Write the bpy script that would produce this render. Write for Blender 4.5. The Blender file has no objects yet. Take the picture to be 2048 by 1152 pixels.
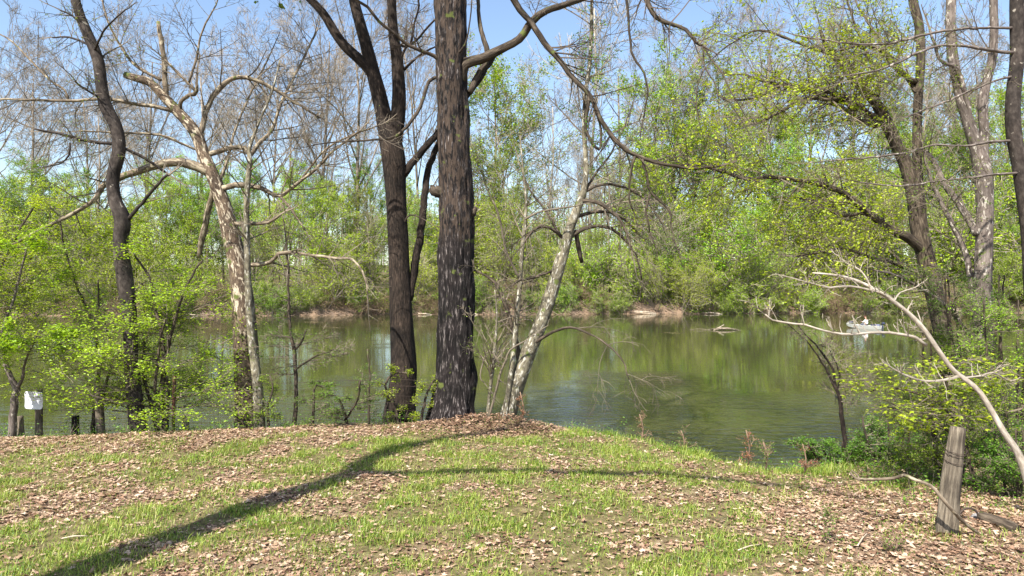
import bpy, math, random
import numpy as np
from mathutils import Vector
R = math.radians
rng = np.random.default_rng(7)
random.seed(7)
scene = bpy.context.scene

# ------------------------------------------------------------ camera, sky, sun, exposure
F = 1384.0                      # focal length in pixels of the 2048 px wide photograph
HY = 566.0                      # its horizon row
CZ = 2.8                        # camera height over the lawn
WZ = -1.8                       # water level
cam = bpy.data.cameras.new("camera")
cam_o = bpy.data.objects.new("camera", cam)
scene.collection.objects.link(cam_o)
cam.sensor_width = 36.0
cam.lens = F / 2048 * 36.0
cam.shift_y = -(576 - HY) / 2048
cam.clip_end = 6000
cam_o.location = (0, 0, CZ)
cam_o.rotation_euler = (R(90), 0, 0)
scene.camera = cam_o

SUN_EL = R(50)
SH = np.array([0.5, 0.866])     # horizontal direction in which shadows fall
world = bpy.data.worlds.new("World")
scene.world = world
world.use_nodes = True
wn = world.node_tree
bg = wn.nodes["Background"]
sky = wn.nodes.new("ShaderNodeTexSky")
sky.sky_type = 'NISHITA'
sky.sun_disc = False
sky.sun_elevation = SUN_EL
sky.sun_rotation = math.atan2(-SH[0], -SH[1]) % (2 * math.pi)
sky.air_density = 1.0
sky.dust_density = 1.1
sky.ozone_density = 1.0
wn.links.new(sky.outputs[0], bg.inputs[0])
bg.inputs[1].default_value = 0.12
sun = bpy.data.lights.new("sun", 'SUN')
sun.energy = 5.0
sun.angle = R(0.53)
sun.color = (1.0, 0.95, 0.86)
sun_o = bpy.data.objects.new("sun", sun)
scene.collection.objects.link(sun_o)
ld = Vector((SH[0] * math.cos(SUN_EL), SH[1] * math.cos(SUN_EL), -math.sin(SUN_EL)))
sun_o.rotation_euler = ld.to_track_quat('-Z', 'Y').to_euler()
sun_o.location = (-20, -20, 40)
scene.view_settings.view_transform = 'Standard'
scene.view_settings.look = 'None'
scene.view_settings.exposure = 1.12
scene.view_settings.gamma = 1
scene.cycles.max_bounces = 6
scene.cycles.diffuse_bounces = 3
scene.cycles.transmission_bounces = 3
scene.cycles.glossy_bounces = 2

# ------------------------------------------------------------ noise
def _h(ix, iy, iz, s):
    n = np.sin(ix * 127.1 + iy * 311.7 + iz * 74.7 + s * 53.3) * 43758.5453
    return n - np.floor(n)
def vn3(x, y, z, s=0):
    x, y, z = np.broadcast_arrays(x, y, z)
    ix, iy, iz = np.floor(x), np.floor(y), np.floor(z)
    fx, fy, fz = x - ix, y - iy, z - iz
    fx, fy, fz = [f * f * (3 - 2 * f) for f in (fx, fy, fz)]
    o = 0
    for a in (0, 1):
        for b in (0, 1):
            for c in (0, 1):
                w = (fx if a else 1 - fx) * (fy if b else 1 - fy) * (fz if c else 1 - fz)
                o = o + w * _h(ix + a, iy + b, iz + c, s)
    return o
def vn(x, y, s=0):
    return vn3(x, y, 0.5 * np.ones_like(x), s)
def fbm(x, y, s=0, o=3):
    t, a, n = 0, 0.5, 0
    for i in range(o):
        t = t + a * vn(x * 2 ** i, y * 2 ** i, s + i); n += a; a *= 0.5
    return t / n
def smooth(t):
    t = np.clip(t, 0, 1); return t * t * (3 - 2 * t)

# ------------------------------------------------------------ materials
def nodes(name):
    m = bpy.data.materials.new(name); m.use_nodes = True
    nt = m.node_tree; nt.nodes.clear()
    return m, nt, nt.nodes.new("ShaderNodeOutputMaterial")
def N(nt, t, **k):
    n = nt.nodes.new(t)
    for a, v in k.items():
        if isinstance(v, bpy.types.NodeSocket): nt.links.new(v, n.inputs[a])
        elif a in n.inputs: n.inputs[a].default_value = v
        else: setattr(n, a, v)
    return n
def ramp(nt, fac, stops, interp='LINEAR'):
    r = nt.nodes.new("ShaderNodeValToRGB"); nt.links.new(fac, r.inputs[0])
    e = r.color_ramp.elements
    r.color_ramp.interpolation = interp
    while len(e) > 1: e.remove(e[-1])
    e[0].position = stops[0][0]; e[0].color = (*stops[0][1], 1)
    for p, c in stops[1:]:
        q = e.new(p); q.color = (*c, 1)
    return r.outputs[0]
def mixc(nt, fac, a, b, mode='MIX'):
    m = nt.nodes.new("ShaderNodeMix"); m.data_type = 'RGBA'; m.blend_type = mode
    for s, v in ((m.inputs[0], fac), (m.inputs[6], a), (m.inputs[7], b)):
        if isinstance(v, bpy.types.NodeSocket): nt.links.new(v, s)
        elif isinstance(v, tuple): s.default_value = (*v, 1)
        else: s.default_value = v
    return m.outputs[2]
def leaf_mat(name, cols, transl=0.45, vary=0.25, rough=0.5, gloss=0.04):
    m, nt, out = nodes(name)
    a = N(nt, "ShaderNodeAttribute", attribute_name="lv")
    c = ramp(nt, a.outputs["Fac"], [(i / (len(cols) - 1), col) for i, col in enumerate(cols)])
    oi = N(nt, "ShaderNodeObjectInfo")
    mr = N(nt, "ShaderNodeMapRange"); nt.links.new(oi.outputs["Random"], mr.inputs[0])
    mr.inputs[3].default_value = 1 - vary; mr.inputs[4].default_value = 1 + vary
    hs = nt.nodes.new("ShaderNodeHueSaturation")
    nt.links.new(c, hs.inputs["Color"]); nt.links.new(mr.outputs[0], hs.inputs["Value"])
    mh = N(nt, "ShaderNodeMapRange")
    fr = N(nt, "ShaderNodeMath", operation='FRACT')
    mu = N(nt, "ShaderNodeMath", operation='MULTIPLY'); nt.links.new(oi.outputs["Random"], mu.inputs[0]); mu.inputs[1].default_value = 7.31
    nt.links.new(mu.outputs[0], fr.inputs[0]); nt.links.new(fr.outputs[0], mh.inputs[0])
    mh.inputs[3].default_value = 0.5 - 0.06 * vary; mh.inputs[4].default_value = 0.5 + 0.09 * vary
    nt.links.new(mh.outputs[0], hs.inputs["Hue"])
    d = N(nt, "ShaderNodeBsdfDiffuse"); t = N(nt, "ShaderNodeBsdfTranslucent"); g = N(nt, "ShaderNodeBsdfGlossy", Roughness=rough)
    nt.links.new(hs.outputs[0], d.inputs[0])
    tc = mixc(nt, 1.0, hs.outputs[0], (1.15, 1.1, 0.5), 'MULTIPLY')
    nt.links.new(tc, t.inputs[0])
    x = nt.nodes.new("ShaderNodeMixShader"); x.inputs[0].default_value = transl
    nt.links.new(d.outputs[0], x.inputs[1]); nt.links.new(t.outputs[0], x.inputs[2])
    y = nt.nodes.new("ShaderNodeMixShader"); y.inputs[0].default_value = gloss
    nt.links.new(x.outputs[0], y.inputs[1]); nt.links.new(g.outputs[0], y.inputs[2])
    nt.links.new(y.outputs[0], out.inputs[0])
    return m
def bark_mat(name, cols, sxy=14, sz=2.2, bump=0.5, patch=None, patch_scale=(7, 2.5), patch_t=0.52, moss=0.0, lower=None, rough=0.85, bd=0.02, tone=(0.6, 1.3)):
    """bark runs along the attribute bk = (r cos, r sin, length) so its furrows follow each limb"""
    m, nt, out = nodes(name)
    a = N(nt, "ShaderNodeAttribute", attribute_name="bk")
    mp = N(nt, "ShaderNodeMapping"); nt.links.new(a.outputs["Vector"], mp.inputs[0]); mp.inputs[3].default_value = (sxy, sxy, sz)
    n1 = N(nt, "ShaderNodeTexNoise", Scale=1.6, Detail=6.0, Roughness=0.65); nt.links.new(mp.outputs[0], n1.inputs[0])
    c = ramp(nt, n1.outputs["Fac"], [(0.32 + 0.36 * i / (len(cols) - 1), col) for i, col in enumerate(cols)])
    n2 = N(nt, "ShaderNodeTexNoise", Scale=2.2, Detail=3.0); nt.links.new(a.outputs["Vector"], n2.inputs[0])
    v = ramp(nt, n2.outputs["Fac"], [(0.33, (tone[0],) * 3), (0.67, (tone[1],) * 3)])
    c = mixc(nt, 1.0, c, v, 'MULTIPLY')
    if patch:
        m2 = N(nt, "ShaderNodeMapping"); nt.links.new(a.outputs["Vector"], m2.inputs[0]); m2.inputs[3].default_value = (patch_scale[0], patch_scale[0], patch_scale[1])
        n3 = N(nt, "ShaderNodeTexNoise", Scale=1.5, Detail=5.0, Roughness=0.6, Distortion=0.4); nt.links.new(m2.outputs[0], n3.inputs[0])
        f = ramp(nt, n3.outputs["Fac"], [(patch_t - 0.02, (0, 0, 0)), (patch_t + 0.02, (1, 1, 1))])
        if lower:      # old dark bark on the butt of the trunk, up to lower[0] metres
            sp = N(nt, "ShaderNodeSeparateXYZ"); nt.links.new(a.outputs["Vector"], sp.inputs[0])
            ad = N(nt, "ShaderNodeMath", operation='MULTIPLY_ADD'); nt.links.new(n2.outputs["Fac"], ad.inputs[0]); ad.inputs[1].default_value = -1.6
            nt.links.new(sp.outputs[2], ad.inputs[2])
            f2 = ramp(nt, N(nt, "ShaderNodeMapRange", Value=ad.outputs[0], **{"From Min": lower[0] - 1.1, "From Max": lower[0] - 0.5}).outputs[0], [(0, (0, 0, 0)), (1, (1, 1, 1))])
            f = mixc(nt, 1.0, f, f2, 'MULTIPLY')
        pv = ramp(nt, n1.outputs["Fac"], [(0.3, (0.45,) * 3), (0.5, (1.0,) * 3), (0.68, (1.35,) * 3)])
        c = mixc(nt, f, c, mixc(nt, 1.0, (patch[0], patch[1], patch[2]), pv, 'MULTIPLY'))
    if moss:
        n4 = N(nt, "ShaderNodeTexNoise", Scale=5.0, Detail=4.0); nt.links.new(a.outputs["Vector"], n4.inputs[0])
        f = ramp(nt, n4.outputs["Fac"], [(0.66 - 0.25 * moss, (0, 0, 0)), (0.72 - 0.2 * moss, (1, 1, 1))])
        c = mixc(nt, f, c, (0.10, 0.12, 0.03))
    b = nt.nodes.new("ShaderNodeBump"); b.inputs["Strength"].default_value = bump; b.inputs["Distance"].default_value = bd
    nt.links.new(n1.outputs["Fac"], b.inputs["Height"])
    p = N(nt, "ShaderNodeBsdfPrincipled", Roughness=rough)
    p.inputs["Specular IOR Level"].default_value = 0.25
    nt.links.new(c, p.inputs["Base Color"]); nt.links.new(b.outputs[0], p.inputs["Normal"])
    nt.links.new(p.outputs[0], out.inputs[0])
    return m
def plain_mat(name, col, rough=0.6, metal=0.0, noise=0.25, scale=12, bump=0.0, stretch=(1, 1, 1)):
    m, nt, out = nodes(name)
    tc = N(nt, "ShaderNodeTexCoord")
    mp = N(nt, "ShaderNodeMapping"); nt.links.new(tc.outputs["Object"], mp.inputs[0]); mp.inputs[3].default_value = stretch
    n = N(nt, "ShaderNodeTexNoise", Scale=scale, Detail=5.0); nt.links.new(mp.outputs[0], n.inputs[0])
    c = ramp(nt, n.outputs["Fac"], [(0.3, tuple(x * (1 - noise) for x in col)), (0.7, tuple(min(1, x * (1 + noise)) for x in col))])
    p = N(nt, "ShaderNodeBsdfPrincipled", Roughness=rough, Metallic=metal)
    nt.links.new(c, p.inputs["Base Color"])
    if bump:
        b = nt.nodes.new("ShaderNodeBump"); b.inputs["Strength"].default_value = bump; b.inputs["Distance"].default_value = 0.02
        nt.links.new(n.outputs["Fac"], b.inputs["Height"]); nt.links.new(b.outputs[0], p.inputs["Normal"])
    nt.links.new(p.outputs[0], out.inputs[0])
    return m

M = {}
M['spring'] = leaf_mat("spring_leaf", [(0.10, 0.19, 0.008), (0.27, 0.42, 0.018), (0.44, 0.57, 0.03)], 0.42, 0.22)
M['yellow'] = leaf_mat("yellow_green_leaf", [(0.18, 0.27, 0.01), (0.38, 0.50, 0.018), (0.54, 0.62, 0.03)], 0.45, 0.18)
M['olive'] = leaf_mat("olive_leaf", [(0.09, 0.14, 0.015), (0.22, 0.30, 0.025), (0.38, 0.42, 0.05)], 0.35, 0.3)
M['fresh'] = leaf_mat("fresh_leaf", [(0.06, 0.13, 0.015), (0.13, 0.25, 0.02), (0.26, 0.40, 0.04)], 0.42, 0.15)
M['bud'] = leaf_mat("tan_bud", [(0.22, 0.13, 0.07), (0.38, 0.26, 0.13), (0.45, 0.40, 0.16)], 0.3, 0.3)
M['dark_leaf'] = leaf_mat("dark_leaf", [(0.05, 0.12, 0.01), (0.11, 0.25, 0.015), (0.22, 0.38, 0.03)], 0.4, 0.15)
M['red_leaf'] = leaf_mat("russet_leaf", [(0.20, 0.05, 0.03), (0.35, 0.12, 0.06), (0.45, 0.2, 0.1)], 0.35, 0.2)
M['grass'] = leaf_mat("grass_blade", [(0.05, 0.10, 0.009), (0.16, 0.27, 0.02), (0.36, 0.42, 0.06), (0.48, 0.43, 0.17)], 0.35, 0.05)
M['litter'] = leaf_mat("dead_leaf", [(0.07, 0.035, 0.022), (0.24, 0.135, 0.085), (0.42, 0.28, 0.19), (0.58, 0.44, 0.33)], 0.12, 0.05)
M['twig_far'] = plain_mat("far_twig", (0.24, 0.20, 0.155), 0.9, noise=0.35, scale=0.6)
M['twig_brown'] = plain_mat("brown_twig", (0.20, 0.13, 0.085), 0.9, noise=0.3, scale=1.5)
M['twig_grey'] = plain_mat("grey_twig", (0.14, 0.112, 0.08), 0.85, noise=0.4, scale=2)
M['twig_dark'] = plain_mat("dark_twig", (0.07, 0.05, 0.035), 0.85, noise=0.4, scale=2)
M['bark_far'] = bark_mat("far_bark", [(0.10, 0.08, 0.06), (0.22, 0.18, 0.14), (0.33, 0.28, 0.22)], 3, 0.7, 0.3)
M['bark_white'] = bark_mat("white_bark", [(0.12, 0.10, 0.075), (0.22, 0.19, 0.15)], 4, 1, 0.2, patch=(0.30, 0.27, 0.22), patch_scale=(1.2, 0.5), patch_t=0.45)
M['bark_grey'] = bark_mat("smooth_grey_bark", [(0.016, 0.012, 0.010), (0.040, 0.031, 0.026), (0.08, 0.066, 0.056)], 9, 5, 0.35, patch=(0.25, 0.22, 0.18), patch_scale=(6, 4), patch_t=0.66)
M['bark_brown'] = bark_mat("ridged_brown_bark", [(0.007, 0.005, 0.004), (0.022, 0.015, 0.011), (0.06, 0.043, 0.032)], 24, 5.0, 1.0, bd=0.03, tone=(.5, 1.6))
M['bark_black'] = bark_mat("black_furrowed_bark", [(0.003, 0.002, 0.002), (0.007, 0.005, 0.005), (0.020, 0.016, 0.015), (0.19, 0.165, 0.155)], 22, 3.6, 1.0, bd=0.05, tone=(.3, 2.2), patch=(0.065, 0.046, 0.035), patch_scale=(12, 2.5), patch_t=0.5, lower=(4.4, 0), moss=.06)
M['bark_syc'] = bark_mat("mottled_sycamore_bark", [(0.035, 0.023, 0.015), (0.10, 0.07, 0.048), (0.20, 0.15, 0.10)], 16, 7, 0.6, patch=(0.46, 0.39, 0.29), patch_scale=(11, 4), patch_t=0.555, moss=0.25, lower=(2.6, 0))
M['bark_limb'] = bark_mat("pale_limb_bark", [(0.06, 0.045, 0.03), (0.15, 0.115, 0.08), (0.24, 0.195, 0.14)], 16, 5, 0.4, patch=(0.32, 0.27, 0.19), patch_scale=(10, 3), patch_t=0.54, moss=0.2)
M['bark_lean'] = bark_mat("lichen_white_bark", [(0.05, 0.042, 0.032), (0.15, 0.13, 0.09), (0.26, 0.235, 0.16)], 12, 6, 0.5, patch=(0.42, 0.40, 0.34), patch_scale=(14, 5), patch_t=0.585, moss=0.25)
M['bark_tan'] = bark_mat("tan_grey_bark", [(0.018, 0.013, 0.009), (0.06, 0.045, 0.032), (0.15, 0.118, 0.085)], 18, 3, 0.6, moss=0.22)
M['bark_pink'] = bark_mat("grey_pink_bark", [(0.06, 0.045, 0.04), (0.13, 0.105, 0.09), (0.22, 0.185, 0.16)], 14, 3, 0.5, patch=(0.40, 0.36, 0.31), patch_scale=(8, 4), patch_t=0.6, moss=0.1)
M['bark_pale'] = bark_mat("smooth_pale_bark", [(0.22, 0.185, 0.14), (0.36, 0.31, 0.25), (0.50, 0.45, 0.38)], 20, 6, 0.25)
M['old_wood'] = bark_mat("weathered_wood", [(0.07, 0.055, 0.045), (0.19, 0.155, 0.115), (0.30, 0.25, 0.185)], 26, 2.2, 0.8, bd=0.012, tone=(.55, 1.35))
M['post_wood'] = bark_mat("painted_post_wood", [(0.035, 0.027, 0.02), (0.15, 0.122, 0.09), (0.29, 0.245, 0.18)], 22, 1.6, 1.0, bd=0.03, tone=(.45, 1.4), patch=(0.17, 0.15, 0.36), patch_scale=(5, 3), patch_t=0.52, lower=(1.75, 0))
M['bone_wood'] = bark_mat("bleached_wood", [(0.30, 0.22, 0.15), (0.55, 0.45, 0.34), (0.66, 0.57, 0.45)], 20, 3, 0.4)
M['wire'] = plain_mat("rusty_wire", (0.07, 0.05, 0.04), 0.7, 0.6)
M['rust'] = plain_mat("rusted_steel", (0.11, 0.045, 0.03), 0.8, 0.2, 0.4, 25, 0.3)

# ------------------------------------------------------------ object bookkeeping
COL = scene.collection
def tag(o, label=None, cat=None, group=None, kind=None):
    if label: o['label'] = label
    if cat: o['category'] = cat
    if group: o['group'] = group
    if kind: o['kind'] = kind
    return o
def empty(name, loc, label, cat, group=None):
    o = bpy.data.objects.new(name, None); COL.objects.link(o)
    o.location = loc; o.empty_display_size = 0.3
    return tag(o, label, cat, group)
def mesh(name, V, faces, mats, parent=None, attrs=None, mi=None, smooth_=True):
    """V (n,3); faces: list of (m,k) index arrays, one material index each in mi"""
    me = bpy.data.meshes.new(name)
    V = np.asarray(V, dtype=np.float32)
    if parent is not None: V = V - np.array(parent.location, dtype=np.float32)
    me.vertices.add(len(V)); me.vertices.foreach_set("co", V.ravel())
    idx = np.concatenate([f.ravel() for f in faces]).astype(np.int32)
    tot = np.concatenate([np.full(len(f), f.shape[1]) for f in faces]).astype(np.int32)
    st = np.concatenate([[0], np.cumsum(tot)[:-1]]).astype(np.int32)
    me.loops.add(len(idx)); me.loops.foreach_set("vertex_index", idx)
    me.polygons.add(len(tot)); me.polygons.foreach_set("loop_start", st); me.polygons.foreach_set("loop_total", tot)
    for m in (mats if isinstance(mats, list) else [mats]): me.materials.append(m)
    if mi is not None:
        me.polygons.foreach_set("material_index", np.concatenate([np.full(len(f), k) for f, k in zip(faces, mi)]).astype(np.int32))
    me.polygons.foreach_set("use_smooth", np.full(len(tot), smooth_))
    for an, (ty, arr) in (attrs or {}).items():
        at = me.attributes.new(an, ty, 'POINT')
        at.data.foreach_set("vector" if ty == 'FLOAT_VECTOR' else "value", np.asarray(arr, dtype=np.float32).ravel())
    me.update(calc_edges=True); me.validate()
    o = bpy.data.objects.new(name, me); COL.objects.link(o)
    if parent is not None: o.parent = parent
    return o

# ------------------------------------------------------------ tubes and leaves
class Tubes:
    def __init__(s): s.g = {}
    def add(s, P, r, k=4):
        P = np.asarray(P, float); r = np.asarray(r, float)
        s.g.setdefault((len(P), k), []).append((P, r))
    def data(s, rough=None):
        Vs, Fs, B, off = [], [], [], 0
        for (n, k), L in s.g.items():
            P = np.stack([a for a, _ in L]); Rr = np.stack([b for _, b in L]); m = len(L)
            T = np.gradient(P, axis=1); T /= np.linalg.norm(T, axis=2, keepdims=True) + 1e-9
            ch = np.abs(P[:, -1] - P[:, 0]); ref = np.eye(3)[np.argmin(ch, axis=1)][:, None, :]
            U = np.cross(T, np.broadcast_to(ref, T.shape)); U /= np.linalg.norm(U, axis=2, keepdims=True) + 1e-9
            W = np.cross(T, U)
            th = np.arange(k) * 2 * math.pi / k
            c, sn = np.cos(th)[None, None, :, None], np.sin(th)[None, None, :, None]
            seg = np.linalg.norm(np.diff(P, axis=1), axis=2)
            S = np.concatenate([np.zeros((m, 1)), np.cumsum(seg, axis=1)], axis=1)
            RR = Rr[:, :, None, None] * np.ones((1, 1, k, 1))
            bx = np.stack(np.broadcast_arrays(Rr[:, :, None] * np.cos(th), Rr[:, :, None] * np.sin(th), S[:, :, None]), axis=3)
            if rough:
                amp, q, b = rough
                r0 = Rr[:, :, None]
                nz = vn3(np.cos(th)[None, None] * q + 9, np.sin(th)[None, None] * q + 9, S[:, :, None] * b + 3) - 0.5
                nz = nz + 0.6 * (vn3(np.cos(th)[None, None] * q * 2.3, np.sin(th)[None, None] * q * 2.3, S[:, :, None] * b * 2.5, 5) - 0.5)
                lump = vn3(np.cos(th)[None, None] * 1.2 + 3, np.sin(th)[None, None] * 1.2, S[:, :, None] * 1.3, 8) - 0.5
                RR = RR * (1 + amp * nz + amp * 0.9 * lump)[..., None]
            V = P[:, :, None, :] + RR * (c * U[:, :, None, :] + sn * W[:, :, None, :])
            i = np.arange(m)[:, None, None] * n * k + np.arange(n - 1)[None, :, None] * k
            a = i + np.arange(k)[None, None]; b2 = i + (np.arange(k)[None, None] + 1) % k
            f = np.stack([a, b2, b2 + k, a + k], axis=3).reshape(-1, 4) + off
            Vs.append(V.reshape(-1, 3)); Fs.append(f); off += m * n * k
            bx = bx + np.stack([rng.random((m, 1, 1)) * 0, rng.random((m, 1, 1)) * 0, rng.random((m, 1, 1)) * 0], axis=3)
            B.append(bx.reshape(-1, 3))
            if k >= 5:      # close both ends
                fi = (np.arange(m)[:, None] * n * k + np.arange(k)[None])
                Fs.append(fi[:, ::-1] + (off - m * n * k)); Fs.append(fi + (n - 1) * k + (off - m * n * k))
        if not Vs: return None
        return np.concatenate(Vs), Fs, np.concatenate(B)
    def build(s, name, mat, parent=None, rough=None):
        d = s.data(rough)
        return mesh(name, d[0], d[1], mat, parent, {"bk": ('FLOAT_VECTOR', d[2])})

DIAMOND = (np.array([(0, 0, 0), (0.33, 0.45, 0.10), (0, 1, -0.05), (-0.33, 0.45, 0.10)]), [np.array([[0, 1, 2], [0, 2, 3]])])
_st = [(0, 0, 0)]
for ang, rad in ((-130, .45), (-100, .25), (-62, .75), (-35, .4), (0, 1.0), (35, .4), (62, .75), (100, .25), (130, .45)):
    _st.append((math.sin(R(ang)) * rad, math.cos(R(ang)) * rad, -0.28 * rad))
STAR = (np.array(_st), [np.array([[0, i, i + 1] for i in range(1, 9)])])
_lt = [(0, 0, 0.0)]
for i, (ang, rad) in enumerate(((180, .12), (-140, .5), (-115, .32), (-75, .62), (-50, .38), (-22, .75), (0, .95), (22, .7), (50, .36), (80, .6), (112, .3), (140, .46))):
    _lt.append((math.sin(R(ang)) * rad, math.cos(R(ang)) * rad, 0.13 * rad * (1 if i % 2 else 1.5)))
DEAD = (np.array(_lt), [np.array([[0, i, i % 12 + 1] for i in range(1, 13)])])
PATCH = (np.array([(0, -.1, .06), (.3, .12, .0), (.42, .45, .10), (.12, .62, 0), (0, 1, .05), (-.2, .6, .08), (-.45, .4, 0), (-.25, .1, .05)]), [np.array([[0, 1, 2], [0, 2, 3], [0, 3, 5], [3, 4, 5], [0, 5, 6], [0, 6, 7]])])
class Leaves:
    def __init__(s): s.p = []; s.s = []
    def add(s, P, size):
        P = np.atleast_2d(P); s.p.append(P); s.s.append(np.broadcast_to(size, len(P)))
    def n(s): return sum(len(a) for a in s.p)
    def data(s, tmpl=DIAMOND, flat=0.7, curl=0.0, lv=None, tilt=None, nrm=None):
        P = np.concatenate(s.p); S = np.concatenate(s.s); n = len(P)
        Z = rng.normal(size=(n, 3)) * (1 - flat); Z[:, 2] += 1.0 * flat + 0.15
        if nrm is not None: Z = Z + nrm
        Z /= np.linalg.norm(Z, axis=1, keepdims=True)
        A = rng.normal(size=(n, 3)); Y = A - (A * Z).sum(1, keepdims=True) * Z
        Y /= np.linalg.norm(Y, axis=1, keepdims=True); X = np.cross(Y, Z)
        T = tmpl[0]
        k = rng.uniform(0.4, 1.9, n) if curl else np.ones(n)
        tw = rng.normal(0, curl, (n, len(T))) if curl else 0
        zz = T[None, :, 2] * k[:, None] + (tw * np.linalg.norm(T[:, :2], axis=1)[None] if curl else 0)
        V = P[:, None] + S[:, None, None] * (T[None, :, 0, None] * X[:, None] * rng.uniform(.75, 1.2, (n, 1, 1)) + T[None, :, 1, None] * Y[:, None] + zz[..., None] * Z[:, None])
        Fs = [(f[None] + np.arange(n)[:, None, None] * len(T)).reshape(-1, f.shape[1]) for f in tmpl[1]]
        if lv is None: lv = np.clip(rng.normal(0.5, 0.22, n), 0, 1)
        return V.reshape(-1, 3), Fs, np.repeat(lv, len(T))

def crown(name, tubes, twig_mat, leaves, leaf_mat_, parent, tmpl=DIAMOND, flat=0.55, curl=0.0):
    """twigs and leaves of one crown in one mesh"""
    Vs, Fs, mi, lv, bk, off = [], [], [], [], [], 0
    d = tubes.data() if tubes and tubes.g else None
    if d:
        Vs.append(d[0]); Fs += d[1]; mi += [0] * len(d[1]); lv.append(np.zeros(len(d[0]))); bk.append(d[2]); off = len(d[0])
    if leaves and leaves.n():
        v, f, l = leaves.data(tmpl, flat, curl)
        Vs.append(v); Fs += [a + off for a in f]; mi += [1] * len(f); lv.append(l); bk.append(np.zeros((len(v), 3)))
    return mesh(name, np.concatenate(Vs), Fs, [twig_mat, leaf_mat_], parent,
                {"lv": ('FLOAT', np.concatenate(lv)), "bk": ('FLOAT_VECTOR', np.concatenate(bk))}, mi, False)

# ------------------------------------------------------------ growing
def unit(v): return v / (math.sqrt(v[0] * v[0] + v[1] * v[1] + v[2] * v[2]) + 1e-9)
class Cfg:
    def __init__(s, **k): s.__dict__.update(k)
def grow(trunk, twig, leaf, p, d, L, r, lev, c):
    """one shoot and its side shoots; lev counts down to 0 (the last twigs, which carry leaves)"""
    n = c.seg; step = L / n
    P = np.empty((n + 1, 3)); P[0] = p; d = unit(np.asarray(d, float)); D = [d]
    w = c.wig * (1.0 if lev < c.top else 0.5)
    upv = c.up[min(lev, len(c.up) - 1)]
    rn = rng.normal(0, w, (n, 3))
    for i in range(n):
        d = unit(d + rn[i] + np.array((0, 0, upv / n))); P[i + 1] = P[i] + d * step; D.append(d)
    rr = r * np.linspace(1, c.taper, n + 1)
    (trunk if r > c.split else twig).add(P, np.maximum(rr, c.rmin), 7 if r > 0.12 else (5 if r > 0.04 else 3))
    if lev > 0:
        nb = c.nb[lev]
        for t in np.sort(rng.uniform(c.t0[lev], 1.0, nb)):
            i = min(int(t * n), n - 1); f = t * n - i
            q = P[i] * (1 - f) + P[i + 1] * f; dd = D[i]
            a = rng.normal(size=3); a[2] *= c.flatb; a = unit(a - a.dot(dd) * dd)
            an = R(rng.uniform(*c.ang))
            grow(trunk, twig, leaf, q, dd * math.cos(an) + a * math.sin(an), L * rng.uniform(*c.lr) * (1.15 - 0.5 * t), max(r * (1 - (1 - c.taper) * t) * c.rr, c.rmin), lev - 1, c)
    if lev <= c.leaflev and leaf is not None and c.nl > 0:
        m = rng.poisson(c.nl)
        if m:
            t = rng.uniform(0.15, 1, m) * n; i = np.minimum(t.astype(int), n - 1); f = (t - i)[:, None]
            q = P[i] * (1 - f) + P[i + 1] * f + rng.normal(0, c.ls * 0.8, (m, 3))
            leaf.add(q, rng.uniform(0.6, 1.25, m) * c.ls)

def px(x, y, Y):      # a point at depth Y seen at this place of the photograph
    return np.array(((x - 1024) / F * Y, Y, CZ - (y - HY) / F * Y))
def catmull(P, step):
    P = np.asarray(P, float); Q = np.vstack([2 * P[0] - P[1], P, 2 * P[-1] - P[-2]]); out = []
    for i in range(1, len(Q) - 2):
        n = max(2, int(np.linalg.norm(Q[i + 1][:3] - Q[i][:3]) / step))
        t = np.arange(n)[:, None] / n
        a, b, c, d = Q[i - 1], Q[i], Q[i + 1], Q[i + 2]
        out.append(0.5 * (2 * b + (c - a) * t + (2 * a - 5 * b + 4 * c - d) * t ** 2 + (3 * b - a - 3 * c + d) * t ** 3))
    out.append(P[-1:]); return np.vstack(out)

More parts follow.
